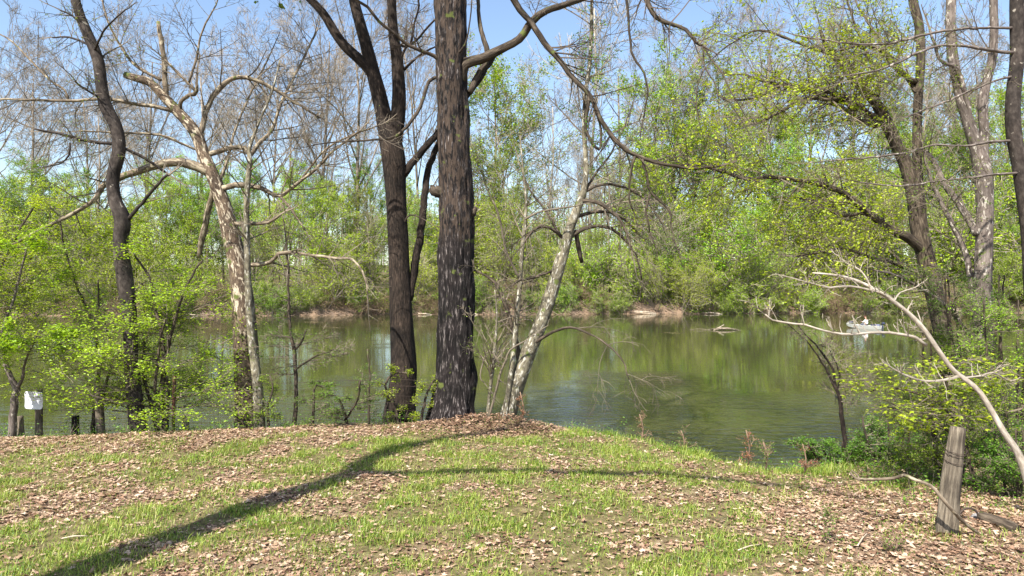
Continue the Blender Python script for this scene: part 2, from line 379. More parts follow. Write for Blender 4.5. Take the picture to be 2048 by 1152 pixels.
class Tree:
    """a tree modelled limb by limb; limbs are (x, y, width) in photograph pixels at its own depth"""
    def __init__(s, Y, seed=0):
        s.Y = Y; s.paths = []; s.r = np.random.default_rng(seed)
        s.trunk, s.twig, s.leaf = Tubes(), Tubes(), Leaves(); s.limbs = []; s.tipc = BARE
    def nearest(s, x, y):
        best = (1e9, s.Y)
        for q in s.paths:
            d = np.hypot(q[:, 0] - x, q[:, 1] - y); i = d.argmin()
            if d[i] < best[0]: best = (d[i], q[i, 2])
        return best[1]
    def path(s, pts, dy=0.0, to='limb', k=8, step=0.12, wob=0.0, base=False, tip=True):
        pts = np.array(pts, float); Y0 = s.Y if (base or not s.paths) else s.nearest(pts[0, 0], pts[0, 1])
        ln = np.concatenate([[0], np.cumsum(np.hypot(*np.diff(pts[:, :2], axis=0).T))]); t = ln / ln[-1]
        Ys = Y0 + dy * t
        W = np.array([np.append(px(a, b, yy), w / 2 / F * yy) for (a, b, w), yy in zip(pts, Ys)])
        C = catmull(W, step)
        if not wob: wob = min(.012, pts[:, 2].mean() / 2 / F * s.Y * .12) if to == 'limb' else 0
        if wob: C[1:, :3] += s.r.normal(0, wob, (len(C) - 1, 3))
        C[:, 3] = np.maximum(C[:, 3], 0.004)
        if to == 'limb':
            if C[0, 3] > 0.018: q = Tubes(); q.add(C[:, :3], C[:, 3], k); s.limbs.append(q)
            else: s.twig.add(C[:, :3], C[:, 3], 5)
        else: s.trunk.add(C[:, :3], C[:, 3], k)
        if to == 'limb' and tip and pts[-1, 2] <= 6:
            d = unit(C[-1, :3] - C[-3, :3]); grow(s.twig, s.twig, s.leaf, C[-1, :3], d, s.r.uniform(.35, .7) * s.Y / 14, C[-1, 3], 1, s.tipc)
        s.paths.append(np.stack([1024 + C[:, 0] / C[:, 1] * F, HY + (CZ - C[:, 2]) / C[:, 1] * F, C[:, 1]], axis=1))
        return C
    def shoots(s, C, n, L, c, lev=None, t0=0.2, side=None, rs=0.45, flat=1.0):
        n = int(n * 1.5)
        """n side shoots along a limb C"""
        m = len(C)
        for t in np.sort(s.r.uniform(t0, 1, n)):
            i = min(int(t * (m - 1)), m - 2); d = unit(C[i + 1, :3] - C[i, :3])
            a = s.r.normal(size=3); a[2] *= flat
            if side is not None: a = a * 0.6 + np.array(side)
            a = unit(a - a.dot(d) * d); an = R(s.r.uniform(35, 75))
            l_ = L * s.r.uniform(0.5, 1.3)
            grow(s.twig, s.twig, s.leaf, C[i, :3], d * math.cos(an) + a * math.sin(an), l_, max(min(C[i, 3] * rs, 0.018), c.rmin), lev if lev is not None else (2 if l_ > .75 else 1), c)
    def finish(s, name, label, bark, limb_mat, twig_mat, lmat, rough=None, tmpl=DIAMOND, flat=0.6, cat='tree', group=None):
        k0 = list(s.trunk.g.values())[0][0][0][0]
        e = empty(name, tuple(k0), label, cat, group)
        s.trunk.build('trunk', bark, e, rough)
        for q in s.limbs: q.build('limb', limb_mat, e, (0.16, 2, 3))
        if s.twig.g or s.leaf.n(): crown('crown', s.twig, twig_mat, s.leaf, lmat, e, tmpl, flat)
        return e

# ------------------------------------------------------------ terrain
EX = [-60, -30, -9.6, -5.9, -3.3, -1.2, .25, 1.7, 2.5, 3.1, 3.8, 4.6, 5.6, 7, 10, 30, 60]
EY = [13, 13.4, 13.2, 13.4, 14.3, 14.8, 14.2, 13.4, 12.6, 11.8, 11.2, 10.9, 11.6, 13.2, 15.6, 18, 20]
def edge(X): return np.interp(X, EX, EY) + 0.25 * (vn(X * 1.3, X * 0, 4) - 0.5)
def far_edge(X): return 101 + 0.07 * np.clip(X, -200, 200) + 5 * (vn(X / 14, X * 0, 11) - 0.5) + 1.6 * (vn(X / 3.1, X * 0, 12) - 0.5)
def gz(X, Y):
    X = np.asarray(X, float); Y = np.asarray(Y, float)
    t = Y - edge(X)
    z = 0.16 * (fbm(X * 0.5, Y * 0.5, 2) - 0.5) + 0.05 * (vn(X * 2.5, Y * 2.5, 3) - 0.5)
    z = z - 0.55 * smooth((X - 4.8) / 3.5) * smooth((Y - 8.0) / 3.5)
    z = z + 0.17 * np.exp(-((X + 0.55) ** 2 / 1.1 + (Y - 13.6) ** 2 / 0.35)) + 0.08 * np.exp(-((X + 5) ** 2 / 9 + (Y - 12.3) ** 2 / 0.5))
    sp = 0.3 * np.log1p(np.exp(np.clip(t / 0.3, -30, 30)))
    z = z - 0.95 * sp
    z = np.maximum(z, -3.4)
    u = Y - far_edge(X)
    zf = WZ + 2.2 * smooth(u / 2.6 + 0.05) * (0.75 + 0.5 * vn(X / 5, Y * 0, 21)) + 0.7 * (fbm(X * 0.35, Y * 0.5, 22) - 0.5) * smooth(u / 1.5) + np.clip((u - 4) * 0.04, 0, 1.5) + np.clip((u - 45) * 0.06, 0, 9)
    return np.where(u > -0.2, np.maximum(zf, WZ - 0.1), np.where(u > -6, -3.4 + 1.5 * smooth((u + 6) / 6), z))
def grassy(X, Y):
    """0 = leaf litter, 1 = grass"""
    n = fbm(X * 1.5, Y * 1.9, 31, 4)
    g = smooth((n - 0.31) / 0.30)
    t = edge(X) - Y
    g = np.clip(g + 0.3 * np.exp(-((X - .3) / 3.2) ** 2), 0, 1)
    g = g * (1 - 0.85 * smooth((X - 2.2) / 1.5) * smooth((9.4 - Y + 0.18 * (X - 2)) / 1.0))
    g = g * (1 - 0.9 * (smooth((-0.2 - X) / 0.8) * smooth((1.9 - t) / 0.6)))
    g = g * (1 - 0.95 * np.exp(-((X + 0.3) ** 2 / 1.6 + (Y - 13.5) ** 2 / 0.5)))
    g = np.maximum(g, 0.95 * smooth((1.1 - t) / 0.5) * smooth((X - 0.9) / 0.6) * smooth((t + 0.6) / 0.4))
    return np.clip(g, 0, 1)
def axis(parts):
    return np.unique(np.concatenate([np.arange(a, b, s) for a, b, s in parts]).round(3))
xs = np.unique(np.concatenate([-np.geomspace(20, 3000, 18), axis([(-80, -16, 1.0), (-16, 16, 0.16), (16, 90, 1.0)]), np.geomspace(90, 3000, 14)]))
ys = np.unique(np.concatenate([-np.geomspace(20, 2000, 12), axis([(-20, 3, 1.0), (3, 19, 0.14), (19, 92, 4), (92, 118, 0.5), (118, 200, 3)]), np.geomspace(200, 3500, 14)]))
GX, GY = np.meshgrid(xs, ys)
GZ = gz(GX, GY)
GZ = GZ + 0.03 * (vn(GX * 6, GY * 6, 77) - 0.5) * ((GY < 18) & (GY > 2))
nx, ny = len(xs), len(ys)
ii = (np.arange(ny - 1)[:, None] * nx + np.arange(nx - 1)[None]).ravel()
gf = np.stack([ii, ii + 1, ii + 1 + nx, ii + nx], axis=1)
mg, nt, out = nodes("ground_soil")
at = N(nt, "ShaderNodeAttribute", attribute_name="gr")
geo = N(nt, "ShaderNodeNewGeometry")
n1 = N(nt, "ShaderNodeTexNoise", Scale=9.0, Detail=8.0, Roughness=0.7); nt.links.new(geo.outputs["Position"], n1.inputs[0])
n2 = N(nt, "ShaderNodeTexNoise", Scale=0.8, Detail=4.0); nt.links.new(geo.outputs["Position"], n2.inputs[0])
soil = ramp(nt, n1.outputs["Fac"], [(0.3, (0.05, 0.031, 0.02)), (0.5, (0.19, 0.13, 0.088)), (0.7, (0.36, 0.27, 0.19))])
turf = ramp(nt, n1.outputs["Fac"], [(0.3, (0.045, 0.045, 0.015)), (0.55, (0.13, 0.115, 0.045)), (0.75, (0.26, 0.21, 0.11))])
nt.links.new(mixc(nt, at.outputs["Fac"], soil, turf), (pg := N(nt, "ShaderNodeBsdfPrincipled", Roughness=0.95)).inputs["Base Color"])
pg.inputs["Specular IOR Level"].default_value = 0.1
bm_ = nt.nodes.new("ShaderNodeBump"); bm_.inputs["Strength"].default_value = 0.8; bm_.inputs["Distance"].default_value = 0.04
nt.links.new(n1.outputs["Fac"], bm_.inputs["Height"]); nt.links.new(bm_.outputs[0], pg.inputs["Normal"])
nt.links.new(pg.outputs[0], out.inputs[0])
GRS = np.where(GY > 50, 0.85 * smooth((GY - far_edge(GX) - .8) / 2), 0.75 * grassy(GX, GY))
gnd = mesh("ground", np.stack([GX, GY, GZ], axis=2).reshape(-1, 3), [gf], mg, None, {"gr": ('FLOAT', GRS.ravel())})
tag(gnd, kind="structure")

# ------------------------------------------------------------ river
mw, nt, out = nodes("river_water")
geo = N(nt, "ShaderNodeNewGeometry")
mp = N(nt, "ShaderNodeMapping"); nt.links.new(geo.outputs["Position"], mp.inputs[0]); mp.inputs[3].default_value = (0.5, 1.1, 1)
w1 = N(nt, "ShaderNodeTexNoise", Scale=3.2, Detail=3.0, Roughness=0.5); nt.links.new(mp.outputs[0], w1.inputs[0])
mp2 = N(nt, "ShaderNodeMapping"); nt.links.new(geo.outputs["Position"], mp2.inputs[0]); mp2.inputs[3].default_value = (0.35, 0.8, 1)
w2 = N(nt, "ShaderNodeTexNoise", Scale=0.8, Detail=2.0); nt.links.new(mp2.outputs[0], w2.inputs[0])
b1 = nt.nodes.new("ShaderNodeBump"); b1.inputs["Strength"].default_value = 0.10; b1.inputs["Distance"].default_value = 0.055
nt.links.new(w1.outputs["Fac"], b1.inputs["Height"])
sp_ = N(nt, "ShaderNodeSeparateXYZ"); nt.links.new(geo.outputs["Position"], sp_.inputs[0])
w4 = N(nt, "ShaderNodeTexNoise", Scale=0.16, Detail=2.0, Roughness=0.5); nt.links.new(geo.outputs["Position"], w4.inputs[0])
near_ = N(nt, "ShaderNodeMapRange", Value=sp_.outputs[1], **{"From Min": 42.0, "From Max": 23.0, "To Min": -0.12, "To Max": 0.18})
ad_ = N(nt, "ShaderNodeMath", operation='ADD'); nt.links.new(w4.outputs["Fac"], ad_.inputs[0]); nt.links.new(near_.outputs[0], ad_.inputs[1])
wind = N(nt, "ShaderNodeMapRange", Value=ad_.outputs[0], **{"From Min": 0.50, "From Max": 0.66, "To Min": 0.06, "To Max": 0.9})
nt.links.new(wind.outputs[0], b1.inputs["Strength"])
b2 = nt.nodes.new("ShaderNodeBump"); b2.inputs["Strength"].default_value = 0.09; b2.inputs["Distance"].default_value = 0.08
nt.links.new(w2.outputs["Fac"], b2.inputs["Height"]); nt.links.new(b1.outputs[0], b2.inputs["Normal"])
w3 = N(nt, "ShaderNodeTexNoise", Scale=0.05, Detail=3.0); nt.links.new(geo.outputs["Position"], w3.inputs[0])
wc = ramp(nt, w3.outputs["Fac"], [(0.35, (0.036, 0.039, 0.015)), (0.65, (0.052, 0.054, 0.021))])
pw = N(nt, "ShaderNodeBsdfPrincipled", Roughness=0.02, IOR=1.5)
nt.links.new(wc, pw.inputs["Base Color"]); nt.links.new(b2.outputs[0], pw.inputs["Normal"])
nt.links.new(pw.outputs[0], out.inputs[0])
WV = [(-3000, 9.8, WZ), (3000, 9.8, WZ), (3000, 135, WZ), (-3000, 135, WZ)]
tag(mesh("river_water", np.array(WV), [np.array([[0, 1, 2, 3]])], mw), kind="structure")

# ------------------------------------------------------------ ground cover near the camera
def scatter(n, x0, x1, y0, y1, dens):
    X = rng.uniform(x0, x1, n); Y = rng.uniform(y0, y1, n)
    k = rng.random(n) < dens(X, Y)
    return X[k], Y[k]
def vis(X, Y): return (np.abs(X) < Y * 0.80 + 2.6) & (Y < edge(X) + 1.3)
# fallen leaves
def litter_d(X, Y):
    g = grassy(X, Y); pile = np.exp(-((X + 0.3) ** 2 / 1.8 + (Y - 13.5) ** 2 / 0.5))
    return np.where(vis(X, Y), np.clip((1 - g) * 0.85 + 0.12 + 0.9 * pile, 0, 1) * np.where(Y > edge(X) + 0.5, 0.5, 1), 0)
X, Y = scatter(330000, -12, 13, 4.2, 16, litter_d)
pile = np.exp(-((X + 0.3) ** 2 / 1.8 + (Y - 13.5) ** 2 / 0.5))
L1 = Leaves(); L1.add(np.stack([X, Y, gz(X, Y) + rng.uniform(0.0, 0.03, len(X)) + pile * rng.uniform(0, 0.12, len(X))], axis=1), 0.014 + 0.052 * rng.random(len(X)) ** 1.8)
half = len(X)
lv = np.clip(rng.beta(1.3, 1.3, len(X)) + 0.3 * (fbm(X * .8, Y * .8, 61) - .5) - 0.30 * pile, 0, 1)
v, f, l = L1.data(DEAD, 0.86, 0.12, lv)
tag(mesh("leaf_litter", v, f, M['litter'], None, {"lv": ('FLOAT', l)}, smooth_=False), "dead tan and brown leaves strewn over the lawn", "fallen leaves", kind="stuff")
# small twigs lying in the litter
X, Y = scatter(2600, -12, 13, 4.2, 15.5, litter_d)
T = Tubes()
for x, y in zip(X, Y):
    a = rng.uniform(0, 6.28); l = rng.uniform(.04, .17); z = float(gz(x, y)) + .03; r_ = rng.uniform(.0015, .0035)
    T.add([(x - l * math.cos(a), y - l * math.sin(a), z - .012), (x, y, z + rng.uniform(-.005, .015)), (x + l * math.cos(a + .3), y + l * math.sin(a + .3), z - .008)], [r_, r_, r_ * .6], 3)
tag(T.build("twig_litter", M['twig_grey']), "small dry twigs scattered in the fallen leaves", "twigs", kind="stuff")
# grass blades
def grass_d(X, Y):
    g = grassy(X, Y); c = vn(X * 3.2, Y * 3.2, 41)
    return np.where(vis(X, Y), (g * (0.25 + 1.2 * smooth((c - 0.4) / 0.3)) * 0.75 + 0.03 + 0.25 * smooth((vn(X * 2.1, Y * 2.1, 44) - .68) / .1)) * np.where(Y > edge(X) + 0.4, 0.3, 1), 0)
X, Y = scatter(950000, -12, 13, 4.2, 16, grass_d)
n = len(X); c = vn(X * 3.2, Y * 3.2, 41)
ht = (0.018 + 0.062 * rng.random(n) ** 1.8) * (0.5 + 1.1 * c) * (1 + 0.7 * smooth((1.2 - np.abs(edge(X) - Y)) / 0.8) * (X > 0.5))
az = rng.uniform(0, 2 * math.pi, n); ln = rng.uniform(0.3, 1.5, n) * ht
wd = rng.uniform(0.002, 0.0042, n)
dx, dy = np.cos(az), np.sin(az)
B = np.stack([X, Y, gz(X, Y) - 0.005], axis=1); D = np.stack([dx, dy, 0 * dx], axis=1); Sd = np.stack([-dy, dx, 0 * dx], axis=1); Up = np.array([0, 0, 1.0])
V = np.stack([B - Sd * wd[:, None], B + Sd * wd[:, None], B + D * (ln * 0.35)[:, None] + Up * (ht * 0.65)[:, None] + Sd * wd[:, None] * .8,
              B + D * (ln * 0.35)[:, None] + Up * (ht * 0.65)[:, None] - Sd * wd[:, None] * .8, B + D * ln[:, None] + Up * ht[:, None]], axis=1)
i0 = np.arange(n)[:, None] * 5
lv = np.repeat(np.clip(rng.normal(0.47, 0.26, n) + 0.3 * (vn(X * 1.1, Y * 1.1, 47) - 0.5), 0, 1), 5)
tag(mesh("grass", V.reshape(-1, 3), [i0 + np.array([[0, 1, 2, 3]]), i0 + np.array([[3, 2, 4]])], M['grass'], None, {"lv": ('FLOAT', lv)}, smooth_=False),
    "thin short green grass growing through dead leaves", "grass", kind="stuff")
# broad-leaved weeds
X, Y = scatter(2600, -11, 12, 4.4, 14.5, lambda X, Y: np.where(vis(X, Y), 0.15 + 0.5 * grassy(X, Y) * (vn(X * 1.2, Y * 1.2, 55) > .5), 0))
W = Leaves()
for x, y in zip(X, Y):
    m = rng.integers(6, 22); s = rng.uniform(0.04, 0.12)
    q = rng.normal(0, 1, (m, 2)) * s; W.add(np.stack([x + q[:, 0], y + q[:, 1], gz(x + q[:, 0], y + q[:, 1]) + rng.uniform(0.01, 0.06, m)], axis=1), rng.uniform(0.018, 0.04, m))
v, f, l = W.data(DIAMOND, 0.75)
tag(mesh("weeds", v, f, M['fresh'], None, {"lv": ('FLOAT', l)}, smooth_=False), "low broad-leaved green weeds dotted through the lawn", "weeds", kind="stuff")
# herbs along the crest of the bank
W = Leaves(); Tw = Tubes()
for lo, hi, cnt in ((-10.5, -0.9, 260), (0.8, 5.5, 40), (4.8, 12, 330)):
    X = rng.uniform(lo, hi, cnt)
    Y = edge(X) + rng.normal(-0.12, 0.25, cnt) - (rng.uniform(0, 2.6, cnt) if lo > 4 else 0)
    for x, y in zip(X, Y):
        m = rng.integers(8, 26); s = rng.uniform(0.05, 0.13); h = rng.uniform(0.06, 0.32)
        q = rng.normal(0, 1, (m, 3)) * (s, s, h * .35); z = float(gz(x, y))
        W.add(np.array([x, y, z + h * .6]) + q, rng.uniform(0.02, 0.05, m))
        Tw.add([(x, y, z - .02), (x + q[0, 0] * .4, y + q[0, 1] * .4, z + h * .5), (x + q[0, 0], y + q[0, 1], z + h)], [.003, .003, .002], 3)
o = crown("undergrowth", Tw, M['twig_grey'], W, M['fresh'], None, flat=0.6)
tag(o, "low green herbs and seedlings along the crest of the near bank", "undergrowth", kind="stuff")

# ------------------------------------------------------------ trees on the near bank
FINE = Cfg(top=1, seg=5, wig=0.16, up=[0.15, 0.1], taper=0.35, split=9, rmin=0.003, nb=[0, 5, 4], t0=[0, .2, .2], flatb=1, ang=(30, 65), lr=(.35, .6), rr=.6, leaflev=0, nl=0.0, ls=.03)
def cfg(**k): d = dict(FINE.__dict__); d.update(k); return Cfg(**d)
BARE = cfg(nl=0.25, ls=.022)
SPARSE = cfg(nl=1.6, ls=.03)
LEAFY = cfg(nl=5.0, ls=.04, flatb=.45)
DROOP = cfg(up=[-0.9, -0.9, -.6], wig=.2, nl=0.5, ls=.02, nb=[0, 4, 5], lr=(.45, .75))
CROWN = cfg(top=3, nb=[0, 4, 5, 5], t0=[0, .2, .25, .2], seg=5, lr=(.45, .7), up=[0.1, .2, .3, .3], ang=(30, 60), rmin=.005, split=.03, nl=.6, ls=.045)

BIG = cfg(top=3, nb=[0, 8, 9, 13], t0=[0, .15, .2, .1], seg=5, lr=(.42, .68), up=[0, .05, .1, .2], ang=(35, 75), rmin=.006, split=.03, nl=7, ls=.15, leaflev=1)
def top_out(t, C, L, c=CROWN, lev=3):
    d = unit(C[-1, :3] - C[-3, :3]); grow(t.trunk, t.twig, t.leaf, C[-1, :3], d, L, C[-1, 3], lev, c)

# the big dark trunk in the middle
t = Tree(14.2, 1)
C = t.path([(908, 905, 130), (908, 850, 104), (909, 815, 85), (911, 760, 75), (912, 650, 69), (912, 500, 67), (912, 400, 66), (908, 300, 63), (905, 200, 61), (903, 100, 61), (902, 0, 60), (900, -160, 54), (895, -330, 40)], to='trunk', k=56, step=0.05, base=True)
top_out(t, C, 11, BIG)
c1 = t.path([(918, 165, 26), (932, 128, 22), (962, 118, 20), (1000, 100, 18), (1038, 78, 17), (1065, 42, 16), (1092, 22, 14), (1135, 8, 12), (1190, -12, 11), (1250, -30, 10), (1285, -12, 10), (1312, 35, 9), (1340, 47, 8), (1372, 60, 7), (1392, 85, 6), (1404, 90, 5)], dy=-1.2, wob=.004)
t.shoots(c1, 9, 0.7, BARE, t0=.3)
t.path([(1404, 90, 3.5), (1408, 120, 3), (1410, 135, 3), (1430, 165, 2.5), (1436, 190, 2.5), (1460, 205, 2), (1475, 225, 2)], wob=.01, k=5)
t.path([(1404, 90, 3.5), (1440, 140, 3), (1465, 190, 2.5), (1485, 220, 2)], wob=.01, k=5)
t.path([(1410, 135, 3), (1396, 170, 2.5), (1392, 210, 2.5), (1400, 252, 2)], wob=.01, k=5)
c2 = t.path([(1010, -30, 14), (1040, 20, 13), (1062, 45, 12), (1088, 84, 12), (1115, 115, 11), (1145, 155, 10), (1180, 192, 10), (1205, 245, 9), (1240, 290, 9), (1275, 312, 8), (1320, 326, 7), (1380, 336, 6), (1440, 332, 5)], dy=-.5, wob=.004)
t.shoots(c2, 18, 0.9, cfg(nl=2.6, ls=.05), t0=.15)
t.path([(1178, 190, 7), (1172, 260, 7), (1198, 300, 6), (1202, 262, 5), (1195, 235, 4)], dy=.1, k=6)
c3 = t.path([(1250, -25, 6), (1258, 60, 5), (1265, 110, 5), (1282, 135, 5), (1296, 175, 4), (1288, 235, 3)], dy=.2, wob=.006, k=5)
t.shoots(c3, 4, .5, BARE)
t.path([(1270, 312, 6), (1262, 345, 5), (1258, 395, 4), (1268, 420, 3)], wob=.012, k=5)
t.path([(1284, 314, 6), (1292, 350, 6), (1304, 388, 5), (1338, 420, 4), (1342, 450, 3)], wob=.012, k=5)
t.path([(1300, 388, 5), (1292, 430, 4), (1300, 462, 3)], wob=.012, k=5)
c4 = t.path([(940, 185, 13), (955, 150, 12), (975, 118, 11), (968, 80, 10), (958, 40, 8), (955, -20, 7)], dy=.6)
c5 = t.path([(902, 140, 8), (868, 112, 8), (820, 92, 7), (790, 68, 6), (757, 42, 6), (735, 15, 6), (700, -8, 5)], dy=-.9, wob=.004)
t.shoots(c5, 7, .7, BARE)
c6 = t.path([(882, 152, 7), (858, 162, 7), (846, 200, 7), (832, 228, 7), (806, 262, 6), (778, 277, 5), (730, 280, 4), (660, 285, 3)], dy=-.8, wob=.004)
t.shoots(c6, 7, .6, BARE)
t.path([(936, 116, 5), (905, 118, 5), (930, 90, 4), (940, 40, 3), (944, -10, 3)], dy=-.5, k=6)
t.tipc = SPARSE
for a in ([(884, 385, 26), (868, 380, 22), (862, 372, 5)], [(936, 432, 24), (948, 424, 18), (953, 415, 5)]): t.path(a, dy=-.1, step=.03, tip=False)
for y0 in (-60, -20, 30): t.shoots(c1, 2, 1.1, SPARSE, t0=.45)
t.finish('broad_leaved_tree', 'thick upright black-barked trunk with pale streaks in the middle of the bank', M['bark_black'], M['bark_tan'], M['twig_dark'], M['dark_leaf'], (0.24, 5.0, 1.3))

# forked brown trunk to its left
t = Tree(14.7, 2)
C = t.path([(800, 890, 84), (800, 845, 70), (803, 800, 58), (807, 740, 51), (804, 660, 46), (800, 580, 43), (796, 480, 40), (792, 400, 40), (788, 330, 46), (781, 285, 44), (768, 235, 33), (757, 185, 30), (745, 140, 27), (735, 100, 25), (721, 50, 22), (706, -10, 20), (690, -120, 17)], to='trunk', k=32, step=.08, base=True)
top_out(t, C, 5.5, BIG)
C = t.path([(786, 300, 34), (792, 262, 31), (798, 200, 28), (795, 130, 24), (786, 60, 20), (783, 0, 18), (780, -110, 15)], to='trunk', k=32, step=.08, dy=-.2)
top_out(t, C, 5.5, BIG)
C = t.path([(752, 165, 20), (738, 140, 20), (712, 112, 20), (690, 92, 19), (668, 62, 18), (645, 25, 16), (610, -12, 14), (560, -60, 12)], to='trunk', k=20, dy=-.4)
top_out(t, C, 4, BIG)
t.path([(806, 352, 16), (832, 318, 15), (855, 290, 14), (878, 265, 13), (908, 225, 12), (945, 180, 10), (990, 112, 8)], dy=.7)
t.path([(818, 600, 17), (832, 520, 16), (842, 450, 15), (850, 390, 14), (856, 340, 13), (878, 285, 11), (900, 240, 9)], dy=.6)
c = t.path([(797, 128, 6), (812, 95, 5), (832, 82, 5), (868, 40, 4)], dy=-.3, k=6); t.shoots(c, 5, .6, SPARSE)
c = t.path([(808, 140, 6), (830, 118, 5), (860, 98, 4), (880, 90, 3)], dy=-.3, k=6)
c = t.path([(797, 90, 5), (820, 90, 5), (829, 45, 4), (838, 10, 4), (832, -20, 3)], dy=-.4, k=6); t.shoots(c, 5, .5, SPARSE)
t.shoots(t.path([(800, 460, 3), (820, 430, 3), (850, 440, 2)], dy=-.4, k=5), 5, .5, BARE)
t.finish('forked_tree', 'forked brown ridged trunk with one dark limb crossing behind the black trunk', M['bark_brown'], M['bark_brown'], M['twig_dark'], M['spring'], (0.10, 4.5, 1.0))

# crooked grey trunk at left
t = Tree(13.4, 3)
C = t.path([(277, 905, 40), (276, 860, 35), (270, 800, 30), (262, 720, 27), (260, 640, 27), (250, 560, 31), (241, 490, 28), (245, 440, 30), (230, 400, 25), (226, 355, 24), (238, 300, 25), (232, 255, 24), (212, 215, 24), (204, 180, 22), (196, 120, 22), (174, 65, 20), (160, 30, 18), (148, -20, 17), (140, -130, 14)], to='trunk', k=20, step=.08, base=True)
top_out(t, C, 2.6)
c = t.path([(256, 440, 8), (285, 405, 7), (325, 358, 6), (338, 350, 5)], dy=-.3); t.shoots(c, 4, .5, SPARSE)
c = t.path([(235, 288, 7), (180, 283, 6), (130, 270, 5), (70, 258, 4)], dy=-.5, wob=.004); t.shoots(c, 8, .6, SPARSE)
c = t.path([(240, 293, 6), (280, 312, 6), (310, 330, 5), (330, 345, 5)], dy=.3)
c = t.path([(140, 285, 4), (138, 310, 4), (118, 328, 3), (80, 335, 2)], k=5)
for y0, x1, y1 in ((60, 120, 20), (90, 105, 75), (150, 235, 95), (110, 250, 20), (200, 150, 160)):
    c = t.path([(172 + (y0 - 60) * .25, y0, 5), ((172 + x1) / 2, (y0 + y1) / 2 - 8, 4), (x1, y1, 3)], dy=t.r.uniform(-.8, .8), k=5); t.shoots(c, 7, .6, cfg(nl=1.3, ls=.035))
t.finish('crooked_tree', 'crooked smooth grey trunk bending twice, left of the mottled sycamore', M['bark_grey'], M['bark_grey'], M['twig_grey'], M['olive'], (0.06, 2, 1.5))

# mottled sycamore
t = Tree(14.2, 4)
C = t.path([(498, 895, 58), (497, 840, 52), (495, 770, 50), (492, 700, 48), (489, 650, 46), (484, 590, 42), (476, 530, 38), (462, 470, 34), (450, 420, 30), (436, 380, 28), (425, 350, 26), (408, 310, 24), (394, 272, 23), (375, 245, 22), (348, 215, 20), (325, 190, 18), (300, 165, 16), (275, 157, 15), (250, 150, 13)], to='trunk', k=28, step=.08, base=True)
t.shoots(t.path([(423, 348, 20), (395, 333, 19), (360, 324, 18), (330, 326, 17), (290, 338, 15), (240, 355, 14), (205, 373, 12), (190, 398, 9), (150, 425, 8), (90, 455, 6), (20, 492, 5)], dy=-.8, wob=.004), 9, .8, SPARSE, t0=.4)
t.path([(334, 205, 12), (330, 170, 11), (328, 120, 10), (320, 70, 9), (317, 42, 8)], dy=.1)
t.shoots(t.path([(394, 290, 14), (404, 258, 12), (411, 225, 11), (425, 195, 11), (450, 165, 10), (478, 154, 9), (510, 160, 8), (550, 180, 7), (590, 205, 5), (640, 235, 4)], dy=.5), 12, 1.1, BARE, t0=.15)
t.shoots(t.path([(440, 378, 12), (470, 371, 12), (505, 372, 11), (535, 382, 9), (560, 392, 8), (600, 362, 7), (640, 330, 6), (668, 300, 5), (720, 262, 4)], dy=-.7), 12, .9, BARE)
t.path([(556, 388, 6), (575, 410, 6), (590, 430, 5), (610, 460, 3)], k=6)
t.shoots(t.path([(410, 312, 12), (455, 298, 10), (490, 296, 9), (500, 312, 9), (515, 290, 9), (535, 270, 8), (548, 250, 7), (565, 200, 6), (600, 130, 5), (630, 70, 4)], dy=.9), 14, 1.2, BARE, t0=.3)
t.shoots(t.path([(345, 222, 8), (310, 213, 8), (270, 208, 7), (210, 198, 6), (140, 202, 6), (70, 200, 5), (-20, 198, 4)], dy=-.6, wob=.004), 12, .9, BARE)
t.shoots(t.path([(360, 225, 8), (362, 205, 8), (376, 192, 8), (392, 186, 8), (395, 170, 6)], dy=-.3, step=.05), 2, .5, BARE)
t.shoots(t.path([(392, 182, 6), (370, 160, 5), (340, 130, 5), (330, 120, 4)], k=6), 5, .9, BARE)
t.shoots(t.path([(378, 165, 5), (392, 120, 5), (405, 60, 4), (432, 10, 3), (440, -20, 3)], k=6), 8, 1.0, BARE)
t.shoots(t.path([(322, 160, 6), (270, 130, 6), (240, 90, 5), (215, 40, 4), (200, -20, 3)], k=6, dy=.4), 9, 1.0, BARE)
t.shoots(t.path([(137, 200, 5), (130, 180, 5), (100, 160, 4), (60, 120, 4), (20, 80, 3), (-20, 60, 3)], k=6, dy=.3), 9, .9, BARE)
t.shoots(t.path([(456, 448, 10), (500, 447, 8), (535, 446, 6), (560, 430, 5)], dy=-.6), 4, .6, BARE)
t.shoots(t.path([(480, 535, 9), (505, 530, 9), (540, 524, 8), (556, 508, 8), (580, 505, 7), (620, 510, 6), (668, 516, 6), (705, 520, 5), (730, 555, 4), (735, 590, 3)], dy=-.9, wob=.004), 12, .8, cfg(nl=1.2, ls=.03, up=[-.3, -.2]))
t.path([(432, 372, 12), (420, 405, 12), (412, 440, 13), (404, 480, 13), (398, 515, 8)], dy=.4)
t.shoots(t.path([(440, 360, 7), (455, 320, 6), (470, 260, 5), (500, 190, 4), (540, 110, 3)], dy=.8, k=6), 12, 1.1, BARE)
t.shoots(t.path([(600, 362, 5), (650, 300, 4), (700, 272, 4), (760, 250, 3)], dy=-.3, k=6), 10, .9, BARE)
t.shoots(t.path([(420, 310, 6), (370, 290, 5), (320, 270, 5), (230, 265, 4), (160, 262, 3)], dy=-.7, k=6), 10, .8, SPARSE)
t.finish('sycamore', 'mottled white sycamore trunk, dark at its base, with a broken top stub', M['bark_syc'], M['bark_limb'], M['twig_grey'], M['spring'], (0.08, 2, 1.5))

